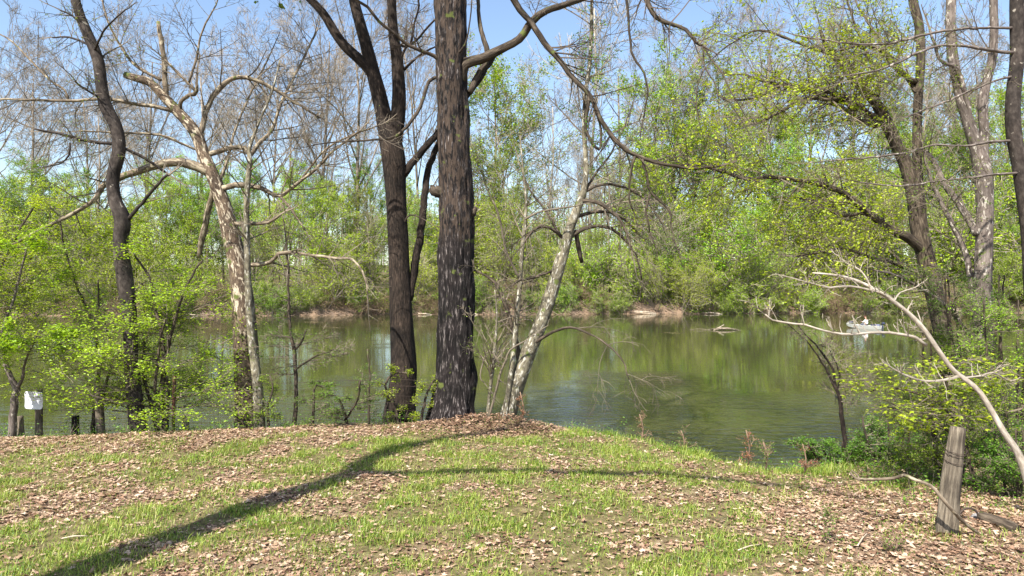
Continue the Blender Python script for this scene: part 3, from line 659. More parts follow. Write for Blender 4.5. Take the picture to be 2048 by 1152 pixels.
# slim pale stem standing against the sycamore
t = Tree(13.7, 5)
C = t.path([(520, 890, 24), (519, 840, 22), (515, 770, 20), (506, 700, 17), (500, 640, 15), (496, 560, 13), (494, 480, 12), (493, 420, 11), (495, 370, 11), (500, 320, 10), (498, 300, 8), (508, 270, 6), (520, 240, 5), (545, 180, 4), (560, 120, 3)], to='trunk', k=12, base=True)
t.shoots(C, 16, 1.0, BARE, t0=.5)
t.finish('slim_tree', 'slim upright grey-green stem touching the right side of the sycamore', M['bark_lean'], M['bark_lean'], M['twig_grey'], M['spring'], (0.05, 2, 2))

# leaning pale trunk right of the middle
t = Tree(13.9, 6)
C = t.path([(1008, 885, 38), (1016, 835, 33), (1028, 790, 32), (1040, 750, 33), (1055, 708, 31), (1068, 680, 29), (1082, 645, 27), (1098, 600, 27), (1112, 555, 25), (1128, 500, 23), (1140, 455, 20), (1155, 415, 17), (1168, 380, 13), (1172, 330, 10), (1168, 260, 9), (1171, 190, 8), (1180, 120, 8), (1183, 50, 7), (1184, -20, 6), (1186, -90, 5)], to='trunk', k=20, step=.08, base=True)
t.shoots(C, 12, 1.1, BARE, t0=.62)
for a, d in (([(1135, 480, 9), (1160, 462, 8), (1195, 452, 7), (1230, 462, 6), (1258, 490, 5), (1275, 520, 4), (1282, 560, 3)], .4),
             ([(1150, 435, 8), (1180, 425, 7), (1215, 424, 6), (1250, 440, 5), (1275, 465, 4)], .8),
             ([(1158, 402, 9), (1195, 405, 8), (1225, 425, 7), (1250, 455, 5), (1262, 500, 4)], -.5),
             ([(1168, 385, 6), (1200, 370, 5), (1240, 372, 5), (1290, 400, 4), (1320, 440, 3)], .6),
             ([(1125, 475, 7), (1100, 455, 6), (1075, 455, 6), (1058, 470, 5), (1050, 485, 4)], -.4),
             ([(1110, 540, 6), (1070, 555, 5), (1040, 560, 4), (1010, 580, 3)], -.5),
             ([(1045, 700, 7), (1075, 682, 7), (1105, 664, 6), (1140, 655, 5), (1180, 668, 4), (1215, 690, 4), (1245, 720, 3), (1258, 760, 2)], -1.0),
             ([(1120, 470, 6), (1090, 420, 5), (1060, 380, 4), (1040, 330, 3)], .5),
             ([(1160, 400, 6), (1190, 350, 5), (1220, 310, 4), (1240, 270, 3)], .5)):
    c = t.path(a, dy=d, wob=.006, k=7); t.shoots(c, 4, 0.9, DROOP if a[-1][1] > 430 else BARE, t0=.25)
t.path([(1152, 460, 9), (1158, 500, 9), (1164, 525, 7)], dy=.2)
C = t.path([(1040, 742, 12), (1036, 700, 11), (1026, 660, 9), (1015, 620, 8), (1003, 590, 8), (985, 560, 6), (960, 545, 4), (948, 540, 4)], dy=.3); t.shoots(C, 8, .6, DROOP)
t.finish('leaning_tree', 'pale lichened trunk leaning right, growing beside the pile of brown leaves', M['bark_lean'], M['bark_tan'], M['twig_grey'], M['spring'], (0.1, 2.2, 2))

# mossy saplings between the black trunk and the leaning one
for nm, pts, lab, sd in (
    ('sapling', [(1006, 870, 12), (1012, 820, 11), (1020, 760, 11), (1028, 700, 11), (1033, 640, 10), (1040, 570, 9), (1044, 500, 8), (1050, 450, 7), (1052, 400, 5), (1046, 340, 4), (1040, 270, 3)], 'yellow-mossed thin sapling stem just left of the leaning pale trunk', 11),
    ('sapling', [(975, 850, 8), (978, 800, 7), (985, 740, 7), (990, 690, 6), (994, 630, 4), (990, 580, 3)], 'thinnest white-spotted sapling stem nearest the black trunk', 12)):
    t = Tree(13.75, sd); C = t.path(pts, to='trunk', k=10, base=True); t.shoots(C, 14, .8, cfg(nl=1.0, ls=.028), t0=.35)
    if sd == 11:
        t.shoots(t.path([(1048, 440, 5), (1075, 425, 4), (1100, 420, 4), (1130, 415, 3)], dy=-.3), 5, .5, DROOP)
        t.shoots(t.path([(1040, 560, 5), (1012, 500, 4), (1000, 440, 4), (985, 400, 3)], dy=-.3), 6, .6, SPARSE)
    else:
        t.shoots(t.path([(976, 840, 5), (990, 790, 5), (1003, 740, 5), (1012, 720, 4), (1020, 700, 4), (1050, 682, 3)], dy=-.2), 5, .4, DROOP)
        t.path([(1003, 735, 4), (985, 705, 4), (972, 708, 3), (960, 752, 3), (968, 765, 2)], dy=-.1, k=5)
    t.finish(nm, lab, M['bark_lean'], M['twig_grey'], M['twig_grey'], M['spring'])

# right-hand trees
t = Tree(16, 7)
C = t.path([(1925, 860, 40), (1905, 790, 36), (1895, 720, 34), (1884, 660, 32), (1872, 600, 33), (1858, 540, 33), (1845, 490, 32), (1836, 440, 32), (1832, 400, 32), (1822, 365, 27), (1808, 320, 24), (1790, 285, 22), (1776, 250, 22), (1760, 218, 21), (1740, 192, 18), (1718, 172, 16), (1696, 148, 13), (1678, 125, 11), (1655, 98, 9), (1640, 60, 6)], to='trunk', k=24, base=True)
t.shoots(C, 6, 1.2, cfg(nl=1.2, ls=.05, top=2), t0=.6)
C = t.path([(1838, 410, 22), (1836, 350, 18), (1834, 290, 17), (1835, 220, 17), (1840, 150, 16), (1842, 100, 17), (1838, 50, 17), (1828, 10, 17), (1815, -60, 15), (1800, -150, 12)], to='trunk', k=16, dy=.1)
top_out(t, C, 3, cfg(**{**CROWN.__dict__, 'nl': 1}))
LB = cfg(nl=2.8, ls=.072, flatb=.22, up=[-.1, -.05, .05])
for a, d, n in (([(1790, 290, 12), (1765, 245, 14), (1735, 228, 14), (1700, 208, 12), (1655, 195, 11), (1620, 180, 10), (1585, 172, 9), (1540, 165, 7), (1490, 150, 5)], -.6, 16),
             ([(1776, 252, 14), (1755, 262, 0), (1730, 245, 10), (1700, 225, 9), (1660, 205, 8)][::1], .3, 5),
             ([(1765, 248, 11), (1720, 240, 11), (1695, 205, 10), (1660, 185, 9), (1625, 178, 8), (1590, 178, 7), (1560, 172, 6), (1515, 195, 4), (1470, 200, 4)], -1.2, 16),
             ([(1740, 230, 10), (1700, 195, 9), (1655, 200, 8), (1620, 195, 8), (1575, 215, 7), (1530, 240, 5)], -1.4, 12),
             ([(1735, 185, 8), (1700, 130, 8), (1665, 110, 7), (1620, 95, 6), (1570, 75, 5), (1530, 62, 5), (1500, 65, 4), (1450, 95, 3)], .6, 14),
             ([(1752, 205, 7), (1760, 165, 6), (1740, 120, 6), (1722, 80, 5), (1700, 20, 4), (1690, -20, 3)], .4, 9),
             ([(1836, 165, 10), (1805, 148, 9), (1775, 118, 8), (1760, 98, 7), (1720, 92, 6), (1680, 100, 5)], -.8, 10),
             ([(1836, 190, 9), (1810, 150, 9), (1770, 100, 7), (1740, 50, 5), (1715, 10, 4)], .7, 8),
             ([(1850, 505, 20), (1820, 478, 20), (1790, 462, 18), (1765, 447, 18), (1735, 425, 15), (1705, 398, 13), (1685, 385, 12), (1650, 372, 11), (1600, 360, 9), (1545, 354, 8), (1500, 358, 8), (1450, 345, 7), (1400, 332, 6), (1340, 332, 4)], -2.0, 26),
             ([(1500, 357, 4), (1504, 380, 4), (1490, 398, 2)], 0, 2),
             ([(1735, 425, 6), (1680, 430, 5), (1620, 400, 4), (1560, 395, 3)], -.6, 10),
             ([(1862, 560, 9), (1800, 530, 8), (1740, 515, 7), (1690, 498, 6), (1640, 505, 4), (1590, 512, 4)], -1.2, 12)):
    a = [q for q in a if q[2] > 0]
    c = t.path(a, dy=d, wob=.006); t.shoots(c, int(n * 1.7), 1.15, LB, t0=.12)
t.finish('maple', 'tan trunk whose mossy limbs arch left, first of the right-hand pair', M['bark_tan'], M['bark_tan'], M['twig_grey'], M['yellow'], (0.07, 2, 1.5))

t = Tree(15, 8)
C = t.path([(2000, 880, 36), (1988, 800, 34), (1975, 740, 32), (1968, 680, 32), (1966, 620, 34), (1966, 560, 32), (1968, 500, 31), (1970, 420, 30), (1968, 370, 32), (1962, 325, 32), (1950, 285, 25), (1935, 240, 21), (1922, 195, 20), (1912, 150, 19), (1905, 110, 19), (1901, 50, 18), (1902, 0, 18), (1898, -120, 14)], to='trunk', k=24, base=True)
top_out(t, C, 2.6)
C = t.path([(1964, 330, 22), (1968, 270, 18), (1966, 210, 18), (1972, 170, 17), (1984, 120, 16), (1988, 60, 15), (1987, 0, 15), (1990, -110, 12)], to='trunk', k=16, dy=-.2)
top_out(t, C, 2.6)
for a, d, n in (([(1976, 760, 16), (1962, 700, 16), (1952, 640, 15), (1945, 580, 13), (1938, 540, 12), (1925, 490, 11), (1905, 450, 10), (1880, 400, 9), (1862, 360, 7), (1850, 320, 5)], .5, 12),
             ([(1956, 300, 10), (1935, 210, 9), (1920, 150, 9), (1905, 130, 9), (1880, 120, 6), (1860, 60, 5)], -.3, 6),
             ([(1955, 470, 14), (1930, 425, 14), (1905, 390, 13), (1885, 360, 12), (1865, 320, 10), (1850, 300, 8)], .9, 4),
             ([(1962, 690, 14), (1930, 660, 12), (1900, 620, 10), (1870, 595, 8), (1830, 570, 6), (1790, 550, 5), (1750, 540, 3)], -.8, 10)):
    c = t.path(a, dy=d, wob=.005); t.shoots(c, n, .9, cfg(nl=3, ls=.042), t0=.3)
t.finish('ash_tree', 'pinkish grey trunk forking high up, second of the right-hand pair', M['bark_pink'], M['bark_pink'], M['twig_grey'], M['fresh'], (0.06, 2, 1.5))

t = Tree(12.5, 9)
C = t.path([(2085, 950, 36), (2078, 800, 33), (2068, 620, 31), (2060, 480, 29), (2050, 400, 28), (2040, 330, 28), (2028, 270, 27), (2026, 200, 26), (2034, 120, 25), (2034, 40, 25), (2034, -20, 24), (2038, -150, 20)], to='trunk', k=20, base=True)
top_out(t, C, 2.6)
for a, d, n in (([(2030, 55, 6), (1980, 56, 5), (1900, 60, 5), (1840, 72, 5), (1780, 86, 5), (1720, 88, 4), (1650, 80, 3), (1590, 70, 3)], -1.0, 16),
             ([(2034, 105, 7), (1990, 102, 7), (1930, 92, 6), (1880, 92, 5), (1830, 108, 5), (1760, 140, 4), (1700, 150, 3)], -1.2, 12),
             ([(2035, 280, 5), (1980, 284, 5), (1930, 292, 4), (1870, 290, 4), (1800, 308, 4), (1700, 318, 3), (1620, 325, 2)], -1.0, 14),
             ([(2045, 345, 5), (2000, 348, 5), (1940, 355, 4), (1880, 362, 4), (1800, 372, 3), (1720, 365, 3)], -1.0, 14),
             ([(2034, 150, 5), (1980, 165, 4), (1900, 200, 4), (1820, 230, 3)], -.6, 10)):
    c = t.path(a, dy=d, wob=.005); t.shoots(c, n, .9, cfg(nl=1.6, ls=.035), t0=.1)
t.finish('dark_trunk_tree', 'dark brown trunk cut by the right edge of the photo', M['bark_grey'], M['bark_pink'], M['twig_grey'], M['spring'], (0.05, 2, 1.5))

# bare white-barked sapling reaching in from the right
t = Tree(8.2, 10)
BUD = cfg(nl=.8, ls=.018, seg=5, wig=.3, up=[.5, .3], nb=[0, 2], rmin=.0028, lr=(.4, .7))
C = t.path([(2085, 1090, 19), (2068, 1010, 17), (2052, 950, 16), (2035, 905, 14), (2008, 865, 12), (1985, 825, 11), (1960, 785, 10), (1935, 762, 10), (1908, 742, 9), (1882, 708, 9), (1852, 665, 10), (1826, 635, 9), (1790, 605, 8), (1755, 582, 7), (1715, 562, 6), (1680, 552, 5), (1650, 548, 4), (1625, 546, 3)], to='trunk', k=14, step=.07, base=True)
t.shoots(C, 12, .24, BUD, t0=.6, flat=1)
c = t.path([(1852, 690, 7), (1830, 675, 6), (1800, 668, 6), (1760, 665, 5), (1720, 667, 5), (1685, 668, 5), (1650, 662, 4), (1610, 650, 4), (1570, 645, 4), (1545, 640, 3), (1530, 628, 3)], dy=-.3); t.shoots(c, 16, .22, BUD, t0=.1, side=(0, 0, 1.5))
c = t.path([(1784, 600, 5), (1760, 585, 4), (1700, 572, 4), (1660, 575, 3), (1630, 568, 3), (1600, 560, 3)], dy=-.3); t.shoots(c, 10, .2, BUD)
c = t.path([(1745, 585, 4), (1735, 560, 3), (1720, 540, 3), (1700, 530, 2)], dy=.2); t.shoots(c, 5, .2, BUD)
c = t.path([(1920, 752, 6), (1888, 760, 5), (1850, 762, 4), (1815, 752, 4), (1792, 740, 3)], dy=-.3); t.shoots(c, 8, .2, BUD)
c = t.path([(1928, 756, 5), (1960, 752, 4), (1985, 745, 4), (2010, 758, 3)], dy=.2); t.shoots(c, 6, .2, BUD)
c = t.path([(1790, 600, 3), (1800, 585, 3), (1830, 575, 2)], dy=.2); t.shoots(c, 4, .2, BUD)
t.finish('bare_sapling', 'bare whitish sapling with swollen buds arching in front of the boat', M['bark_pale'], M['bark_pale'], M['bark_pale'], M['bud'], None, flat=.2)

# ------------------------------------------------------------ leafy saplings and shrubs on the near bank
HORIZ = cfg(top=2, seg=5, wig=.10, up=[-0.05, -0.05, .05], flatb=.28, nb=[0, 8, 7], t0=[0, .15, .15], ang=(30, 60), lr=(.35, .6), nl=6.0, ls=.055, leaflev=1, rmin=.003)
def sapling(name, label, Y, stems, spread, cat, mat, seed, nshoot=16, c=HORIZ, L=1.2, bark='bark_tan', group=None, tmpl=DIAMOND, t0=.15, lmax=2, flat=.75):
    t = Tree(Y, seed)
    for j, s_ in enumerate(stems):
        C = t.path(s_, to='trunk', k=8, base=(j == 0), dy=0 if j == 0 else t.r.uniform(-.6, .6), wob=.006)
        m = len(C)
        for q in np.sort(t.r.uniform(t0, 1, nshoot)):
            i = min(int(q * (m - 1)), m - 2); a = t.r.normal(size=3); a[2] = abs(a[2]) * .25; a[0] *= spread; a = unit(a)
            grow(t.trunk, t.twig, t.leaf, C[i, :3], a, L * t.r.uniform(.6, 1.15) * (1.1 - .5 * q), max(C[i, 3] * .4, .005), lmax, c)
    return t.finish(name, label, M[bark], M['twig_grey'], M['twig_grey'], M[mat], None, tmpl, flat, cat, group)
sapling('sapling', 'reddish sapling stem with a side fork at the left edge, left of the white sign', 13.0, [[(22, 885, 15), (25, 850, 15), (28, 815, 14), (32, 780, 14), (22, 755, 10), (8, 720, 9), (2, 680, 7), (12, 640, 6), (30, 590, 5), (45, 530, 4), (60, 470, 3)], [(32, 780, 8), (42, 762, 7), (46, 748, 6), (52, 720, 4), (80, 660, 3)]], 1.3, 'sapling', 'spring', 21, 13, bark='bark_pink', t0=.5)
sapling('sapling', 'leafy multi-stemmed understory sapling between the crooked trunk and the sycamore', 13.7, [[(325, 875, 16), (322, 800, 12), (328, 740, 9), (325, 680, 8), (312, 620, 6), (300, 560, 5), (270, 510, 4)], [(330, 870, 14), (334, 790, 10), (332, 720, 8), (348, 650, 6), (362, 600, 5), (390, 540, 4), (405, 520, 3)], [(318, 870, 10), (300, 800, 8), (285, 740, 6), (288, 680, 5), (270, 640, 4)], [(322, 860, 8), (310, 790, 7), (318, 700, 5), (330, 640, 4)]], 1.4, 'sapling', 'spring', 22, 13, L=1.9)
sapling('sapling', 'wide leafy sapling behind the fence, between the sign and the crooked trunk', 14.2, [[(185, 880, 10), (190, 800, 8), (200, 720, 7), (180, 640, 6), (150, 560, 5), (130, 500, 4), (120, 440, 3)], [(190, 850, 7), (215, 760, 6), (225, 700, 5), (200, 620, 4), (195, 560, 3)]], 1.6, 'sapling', 'yellow', 23, 14, L=1.9, t0=.3)
sapling('sapling', 'leafy branchy sapling reaching in at the far left edge', 14.0, [[(-50, 890, 12), (-40, 780, 10), (-30, 660, 8), (-10, 560, 7), (20, 500, 5), (50, 440, 4), (80, 400, 3)]], 1.5, 'sapling', 'yellow', 24, 26, L=2.0, t0=.3)
sapling('sapling', 'thin dark sapling standing in the gap between the sycamore and the forked trunk', 14.0, [[(590, 870, 10), (590, 830, 9), (592, 760, 8), (588, 700, 8), (580, 660, 6), (578, 600, 5), (576, 540, 4), (572, 480, 3), (565, 430, 2)], [(590, 700, 4), (605, 680, 4), (612, 660, 3)], [(590, 740, 4), (615, 722, 4), (640, 708, 3), (668, 700, 2)]], 1.2, 'sapling', 'fresh', 25, 9, L=.8, c=cfg(**{**HORIZ.__dict__, 'nl': 1.5, 'ls': .028}))
sapling('sapling', 'thin upright seedling with fresh leaves left of the forked trunk', 14.0, [[(738, 870, 5), (738, 800, 4), (740, 750, 3), (734, 700, 3)]], 1, 'sapling', 'fresh', 26, 9, L=.22, c=cfg(**{**HORIZ.__dict__, 'nl': 5, 'ls': .03}), lmax=1)
VINE = cfg(**{**HORIZ.__dict__, 'nl': 2.2, 'ls': .036, 'flatb': .8})
sapling('shrub', 'bright leafy shrub crossing the foot of the forked brown trunk', 13.9, [[(800, 870, 7), (790, 810, 6), (770, 770, 5), (790, 745, 4), (825, 750, 3)], [(840, 860, 6), (850, 800, 5), (862, 770, 4), (868, 760, 3)]], 1.2, 'shrub', 'yellow', 27, 11, L=.33, c=VINE, t0=.3)
sapling('shrub', 'low tangled shrub by the wire fence right of the thin dark sapling', 13.8, [[(625, 870, 7), (628, 800, 5), (632, 770, 4), (660, 780, 3)], [(700, 870, 6), (690, 830, 5), (670, 790, 4), (640, 800, 3)], [(690, 840, 5), (715, 800, 4), (720, 760, 3)]], 1.3, 'shrub', 'fresh', 28, 9, L=.5, c=cfg(**{**HORIZ.__dict__, 'nl': 2.6, 'ls': .032}), t0=.2)
sapling('shrub', 'low leafy shrub at the foot of the sycamore', 13.6, [[(540, 870, 6), (535, 820, 5), (545, 780, 4), (540, 750, 3)]], 1.2, 'shrub', 'spring', 29, 10, L=.35, c=VINE, t0=.2)
# right-hand thicket
RB = cfg(**{**HORIZ.__dict__, 'nl': 4.5, 'ls': .036, 'flatb': .6, 'up': [.1, .1, .2]})
sapling('sapling', 'dark thin-stemmed sapling rising from the water edge left of the maple-leaved shrub', 12.4, [[(1692, 930, 12), (1690, 880, 10), (1684, 830, 9), (1678, 790, 8), (1668, 770, 6), (1650, 735, 4), (1620, 690, 3), (1590, 660, 2), (1540, 620, 2)], [(1672, 780, 5), (1665, 740, 5), (1640, 700, 4), (1610, 668, 3), (1590, 640, 2)], [(1674, 785, 4), (1680, 750, 4), (1660, 700, 3)]], 1, 'sapling', 'fresh', 31, 8, L=.7, c=cfg(**{**HORIZ.__dict__, 'nl': 1.4, 'ls': .026, 'flatb': 1}), bark='bark_brown')
MAP = cfg(**{**HORIZ.__dict__, 'nl': 1.6, 'ls': .055, 'flatb': .2, 'up': [-.15, -.15, .0], 'nb': [0, 5, 6], 'leaflev': 0})
sapling('maple_shrub', 'yellow-green maple-leaved shrub spreading left above the fence post', 9.6, [[(1960, 1010, 9), (1940, 930, 8), (1920, 860, 7), (1880, 810, 6), (1830, 785, 5), (1780, 775, 4), (1730, 785, 3)], [(1920, 860, 6), (1900, 790, 5), (1880, 740, 4), (1840, 710, 3)], [(1930, 900, 5), (1880, 850, 4), (1820, 825, 4), (1760, 810, 3)]], 1.2, 'shrub', 'yellow', 32, 11, L=1.0, c=MAP, tmpl=STAR, t0=.45)
k_ = 0
for lab, Y, x, yb, h, w_, mat in (
    ('dense low green thicket on the bank edge left of the fence post', 11.2, 1800, 985, 150, 60, 'fresh'),
    ('twiggy green thicket directly behind the fence post', 10.2, 1915, 1000, 230, 60, 'spring'),
    ('tall leafy thicket between the two right-hand trunks', 14.2, 1945, 880, 330, 60, 'fresh'),
    ('leafy thicket at the right edge behind the bare sapling', 12.6, 2030, 930, 330, 60, 'spring'),
    ('low thicket at the right edge beside the stub of log', 9.2, 2040, 1030, 170, 70, 'fresh'),
    ('low sprawling green thicket on the bank just past the bright grass', 11.6, 1700, 960, 75, 60, 'fresh'),
    ('leafy thicket below the leaning tan trunk', 14.6, 1850, 890, 230, 60, 'spring')):
    stems = []
    for j in range(5):
        a = random.uniform(-.9, .9) * w_; b = a * random.uniform(1.2, 1.9)
        stems.append([(x + a * .5, yb, 6), (x + a, yb - h * .4, 5), (x + b * .9, yb - h * .75, 4), (x + b, yb - h, 2.5)])
    sapling('thicket', lab, Y, stems, 1.2, 'thicket', mat, 40 + k_, 8, L=.55 * h / 200 + .2, c=RB, t0=.1); k_ += 1
# seedlings at the water's edge
for x, yb, h, lab, mat in ((1495, 925, 75, 'russet seedling at the lawn edge against the dark water', 'red_leaf'), (1608, 935, 60, 'small dry russet seedling right of the leafier one on the lawn edge', 'red_leaf'),
                      (1365, 895, 45, 'small green seedling at the lawn edge near the sky reflection', 'fresh'), (1530, 928, 60, 'green seedling between the two russet ones', 'fresh'),
                      (1282, 875, 55, 'dry stalk seedling by the water at the middle of the crest', 'bud'), (1043, 850, 60, 'dry brown stalk at the right end of the leaf pile', 'red_leaf'), (1645, 1085, 70, 'little green bush growing in the dead leaves at lower right', 'fresh'),
                      (1790, 1110, 50, 'tiny green plant below the fence post in dead leaves', 'fresh')):
    Yg = 2.8 * F / (yb - HY); Yg = min(Yg, float(edge(np.array([(x - 1024) / F * Yg]))[0]) + .15)
    Xg = (x - 1024) / F * Yg; z0 = float(gz(Xg, Yg)); yb2 = HY + (CZ - z0) / Yg * F
    t = Tree(Yg, x); C = t.path([(x, yb2 + 4, 4), (x + 4, yb2 - h * .5, 3), (x - 3, yb2 - h, 2)], to='trunk', k=6, base=True)
    t.shoots(C, 8, .18, cfg(nl=4, ls=.022), t0=.1, lev=1); t.finish('seedling', lab, M['twig_brown'], M['twig_brown'], M['twig_brown'], M[mat], None, cat='seedling')

# ------------------------------------------------------------ the tree beside the camera whose shadow crosses the lawn
t = Tree(5, 50)
def sh(X, Y, h):      # the point h above the lawn that casts its shadow on (X, Y)
    k = h / math.tan(SUN_EL); return (X - SH[0] * k, Y - SH[1] * k, h)
def gp(x, y): Yg = CZ * F / (y - HY); return (x - 1024) / F * Yg, Yg
def spath(pts, to='trunk', k=16):
    W = np.array([(*sh(*gp(x, y), h), r * 1.3) for x, y, h, r in pts]); return W
q1 = spath([(-60, 1215, 4.2, .20), (150, 1148, 5.6, .195), (420, 1045, 7.4, .185), (600, 985, 8.8, .175), (700, 950, 9.8, .17), (735, 925, 10.5, .15), (790, 900, 11.2, .12), (880, 880, 12.0, .09), (1000, 866, 13.0, .07)])
b0 = q1[0].copy(); base = np.array([b0[0] - .2, b0[1] - .25, float(gz(b0[0], b0[1])) - .3, .27])
C = catmull(np.vstack([base, (base + b0) / 2 * [1, 1, 1, .95], q1]), .1); t.trunk.add(C[:, :3], C[:, 3], 20); top_out(t, C, 1.6, cfg(**{**CROWN.__dict__, 'nl': .2}), 1)
q2 = spath([(745, 945, 9.9, .09), (800, 947, 10.2, .075), (900, 945, 10.5, .07), (1100, 945, 10.9, .065), (1250, 950, 11.2, .06), (1400, 958, 11.5, .05), (1600, 975, 12.0, .04), (1800, 1010, 12.4, .02)])
C = catmull(q2, .1); t.limbs.append(Tubes()); t.limbs[-1].add(C[:, :3], C[:, 3], 10)
t.finish('camera_side_tree', 'unseen tree behind the viewpoint that throws the long forked shadow on the lawn', M['bark_brown'], M['bark_brown'], M['twig_grey'], M['spring'], (0.08, 2, 1.5))

# ------------------------------------------------------------ fence, posts, sign, log, sticks
def tube_obj(name, pts, k, mat, parent=None, rough=None, step=.05):
    T = Tubes(); C = catmull(np.array(pts, float), step); T.add(C[:, :3], C[:, 3], k); return T.build(name, mat, parent, rough)
def pxg(x, yb, Y=None):
    Y = Y or CZ * F / (yb - HY); X = (x - 1024) / F * Y; return X, Y, float(gz(X, Y))
X0, Y0, z0 = pxg(1888, 1068)
e = empty('fence_post', (X0, Y0, z0), 'thick weathered grey wooden post leaning slightly right among dead leaves', 'fence post')
top = px(1923, 856, Y0)
P = np.linspace([X0, Y0, z0 - .15], [top[0] + .0, Y0 + .06, top[2]], 26); rr = np.linspace(.116, .080, 26)
T = Tubes(); rr[-1] *= .93; T.add(P, rr, 28); T.build('post', M['post_wood'], e, (0.24, 5, 1.2))
Tn = Tubes()
for zz, rl in ((.92, 0), (.89, .3), (.80, -.2)):
    c0 = P[0] + (P[-1] - P[0]) * ((zz + .15) / (P[-1, 2] - P[0, 2])); r0 = .108
    a = np.linspace(0, 2 * math.pi, 22); Tn.add(np.stack([c0[0] + r0 * np.cos(a), c0[1] + r0 * np.sin(a), c0[2] + .03 * np.sin(a + rl)], axis=1), np.full(22, .004), 5)
Tn.build('wire_wrap', M['wire'], e)
# fallen branch propped on the post
W = [(*px(x, y, Y), r) for x, y, Y, r in ((1700, 944, 8.1, .014), (1712, 957, 8.05, .016), (1745, 959, 7.9, .017), (1790, 956, 7.8, .018), (1808, 950, 7.7, .02), (1830, 960, 7.6, .019), (1862, 972, 7.5, .02), (1885, 998, 7.42, .021), (1905, 1020, 7.4, .021), (1925, 1042, 7.5, .02), (1950, 1062, 7.6, .018), (1978, 1076, 7.7, .016))]
T = Tubes(); C = catmull(np.array(W), .05); T.add(C[:, :3], C[:, 3], 9); C = catmull(np.array([(*px(1702, 940, 8.1), .008), (*px(1716, 952, 8.05), .01), (*px(1718, 962, 8.0), .008)]), .03); T.add(C[:, :3], C[:, 3], 6)
o = T.build('fallen_branch', M['bark_limb'], None, (.16, 2, 5)); tag(o, 'crooked pale fallen branch leaning across the weathered post', 'branch')
# log stub, split pieces and a pale stone behind the post
X1, Y1, z1 = pxg(2005, 1075, 7.9); o = tube_obj('log_stub', [(X1 - .10, Y1 + .22, z1 + .06, .06), (X1, Y1, z1 + .05, .065), (X1 + .05, Y1 - .14, z1 + .04, .06)], 18, M['bark_tan'], None, (.1, 2, 3)); tag(o, 'short cut log lying in dead leaves right of the post', 'log')
X1, Y1, z1 = pxg(1960, 1050, 8.2)
ph = np.linspace(0, math.pi, 9); th = np.linspace(0, 2 * math.pi, 17)[:-1]
V = np.array([(X1 + .09 * math.sin(a) * math.cos(b) * (1 + .1 * math.sin(3 * b)), Y1 + .08 * math.sin(a) * math.sin(b), z1 + .02 + .06 * math.cos(a) + .05 * math.sin(a) * math.cos(b + 2)) for a in ph for b in th])
Fq = np.array([[i * 16 + j, i * 16 + (j + 1) % 16, (i + 1) * 16 + (j + 1) % 16, (i + 1) * 16 + j] for i in range(8) for j in range(16)])
o = mesh('stone', V, [Fq], plain_mat("pale_stone", (.27, .26, .26), .8, noise=.3, scale=8, bump=.4)); tag(o, 'pale grey stone behind the foot of the weathered post', 'stone')
o = tube_obj('dark_hoop', [(X1 - .20 + .11 * math.cos(a), Y1 - .1, z1 + .07 + .10 * math.sin(a), .012) for a in np.linspace(-.3, 3.4, 12)], 7, M['wire'], None); tag(o, 'dark bent hoop of old root or hose right of the post foot', 'hoop')
for i, (x, y, L_, a, lab) in enumerate(((1500, 1095, .35, .5, 'thin grey stick lying in the dead leaves at lower right'), (1725, 1085, .45, .9, 'straight pale stick on the leaf litter left of the post'), (150, 1078, .25, .3, 'short stick on the grass at lower left'), (1150, 1010, .2, 1.2, 'tiny stick on the lawn below the middle'), (1830, 1035, .4, .1, 'thin stick lying just left of the post'))):
    X1, Y1, z1 = pxg(x, y); o = tube_obj('stick', [(X1 - L_ / 2 * math.cos(a), Y1 - L_ / 2 * math.sin(a), z1 + .03, .008), (X1, Y1, z1 + .045, .008), (X1 + L_ / 2 * math.cos(a), Y1 + L_ / 2 * math.sin(a), z1 + .03, .005)], 6, M['bone_wood']); tag(o, lab, 'stick')

FY = 13.35
def fx(x): return (x - 1024) / F * FY
xa, xb = fx(-260), fx(865)
e = empty('wire_fence', (fx(300), FY, -.1), 'rusty woven wire fence with barbed top strands along the left bank crest', 'wire fence')
T = Tubes(); n = 60; X = np.linspace(xa, xb, n)
def sag(X, a): return a * np.sin(X * 1.9) + a * .6 * np.sin(X * 4.7 + 1)
gb = -.12
yy = FY + .04 * np.sin(X * 1.1)
for h in (.10, .22, .34, .46, .60, .74): T.add(np.stack([X, yy, gb + h + sag(X, .012)], axis=1), np.full(n, .0022), 4)
for h in (.86, .99): T.add(np.stack([X, yy, gb + h + sag(X + h, .02) + .08 * smooth((X - fx(600)) / 2)], axis=1), np.full(n, .0026), 4)
for xv in np.arange(xa, xb, .16): T.add([(xv, FY + .04 * math.sin(xv * 1.1), gb + .08), (xv + .004, FY + .04 * math.sin(xv * 1.1), gb + .74)], [.0017, .0017], 3)
for xv in np.arange(xa, xb, .125):
    for h in (.86, .99):
        zz = gb + h + float(sag(np.array(xv + h), .02)) + .08 * float(smooth((xv - fx(600)) / 2)); T.add([(xv - .012, FY - .008, zz - .015), (xv + .012, FY + .008, zz + .015)], [.0018, .0018], 3)
T.build('wire_mesh', M['wire'], e)
def post(x, yb, yt, w, mat, Y=FY + .06, k=12, lean=0, cat=None, name='post', label=None, parent=None):
    a = px(x, yb, Y); b = px(x + lean, yt, Y); a[2] = min(a[2], float(gz(a[0], Y))) - .15
    T = Tubes(); T.add(np.linspace(a, b, 14), np.linspace(w, w * .88, 14) / 2 / F * Y, k); o = T.build(name, mat, parent, (.12, 2.5, 2))
    if label: tag(o, label, cat)
    return o
post(346, 868, 752, 8, M['rust'], k=6, parent=e, lean=3)
post(78, 862, 778, 15, M['old_wood'], parent=e)
post(204, 862, 768, 17, M['old_wood'], parent=e, lean=-8)
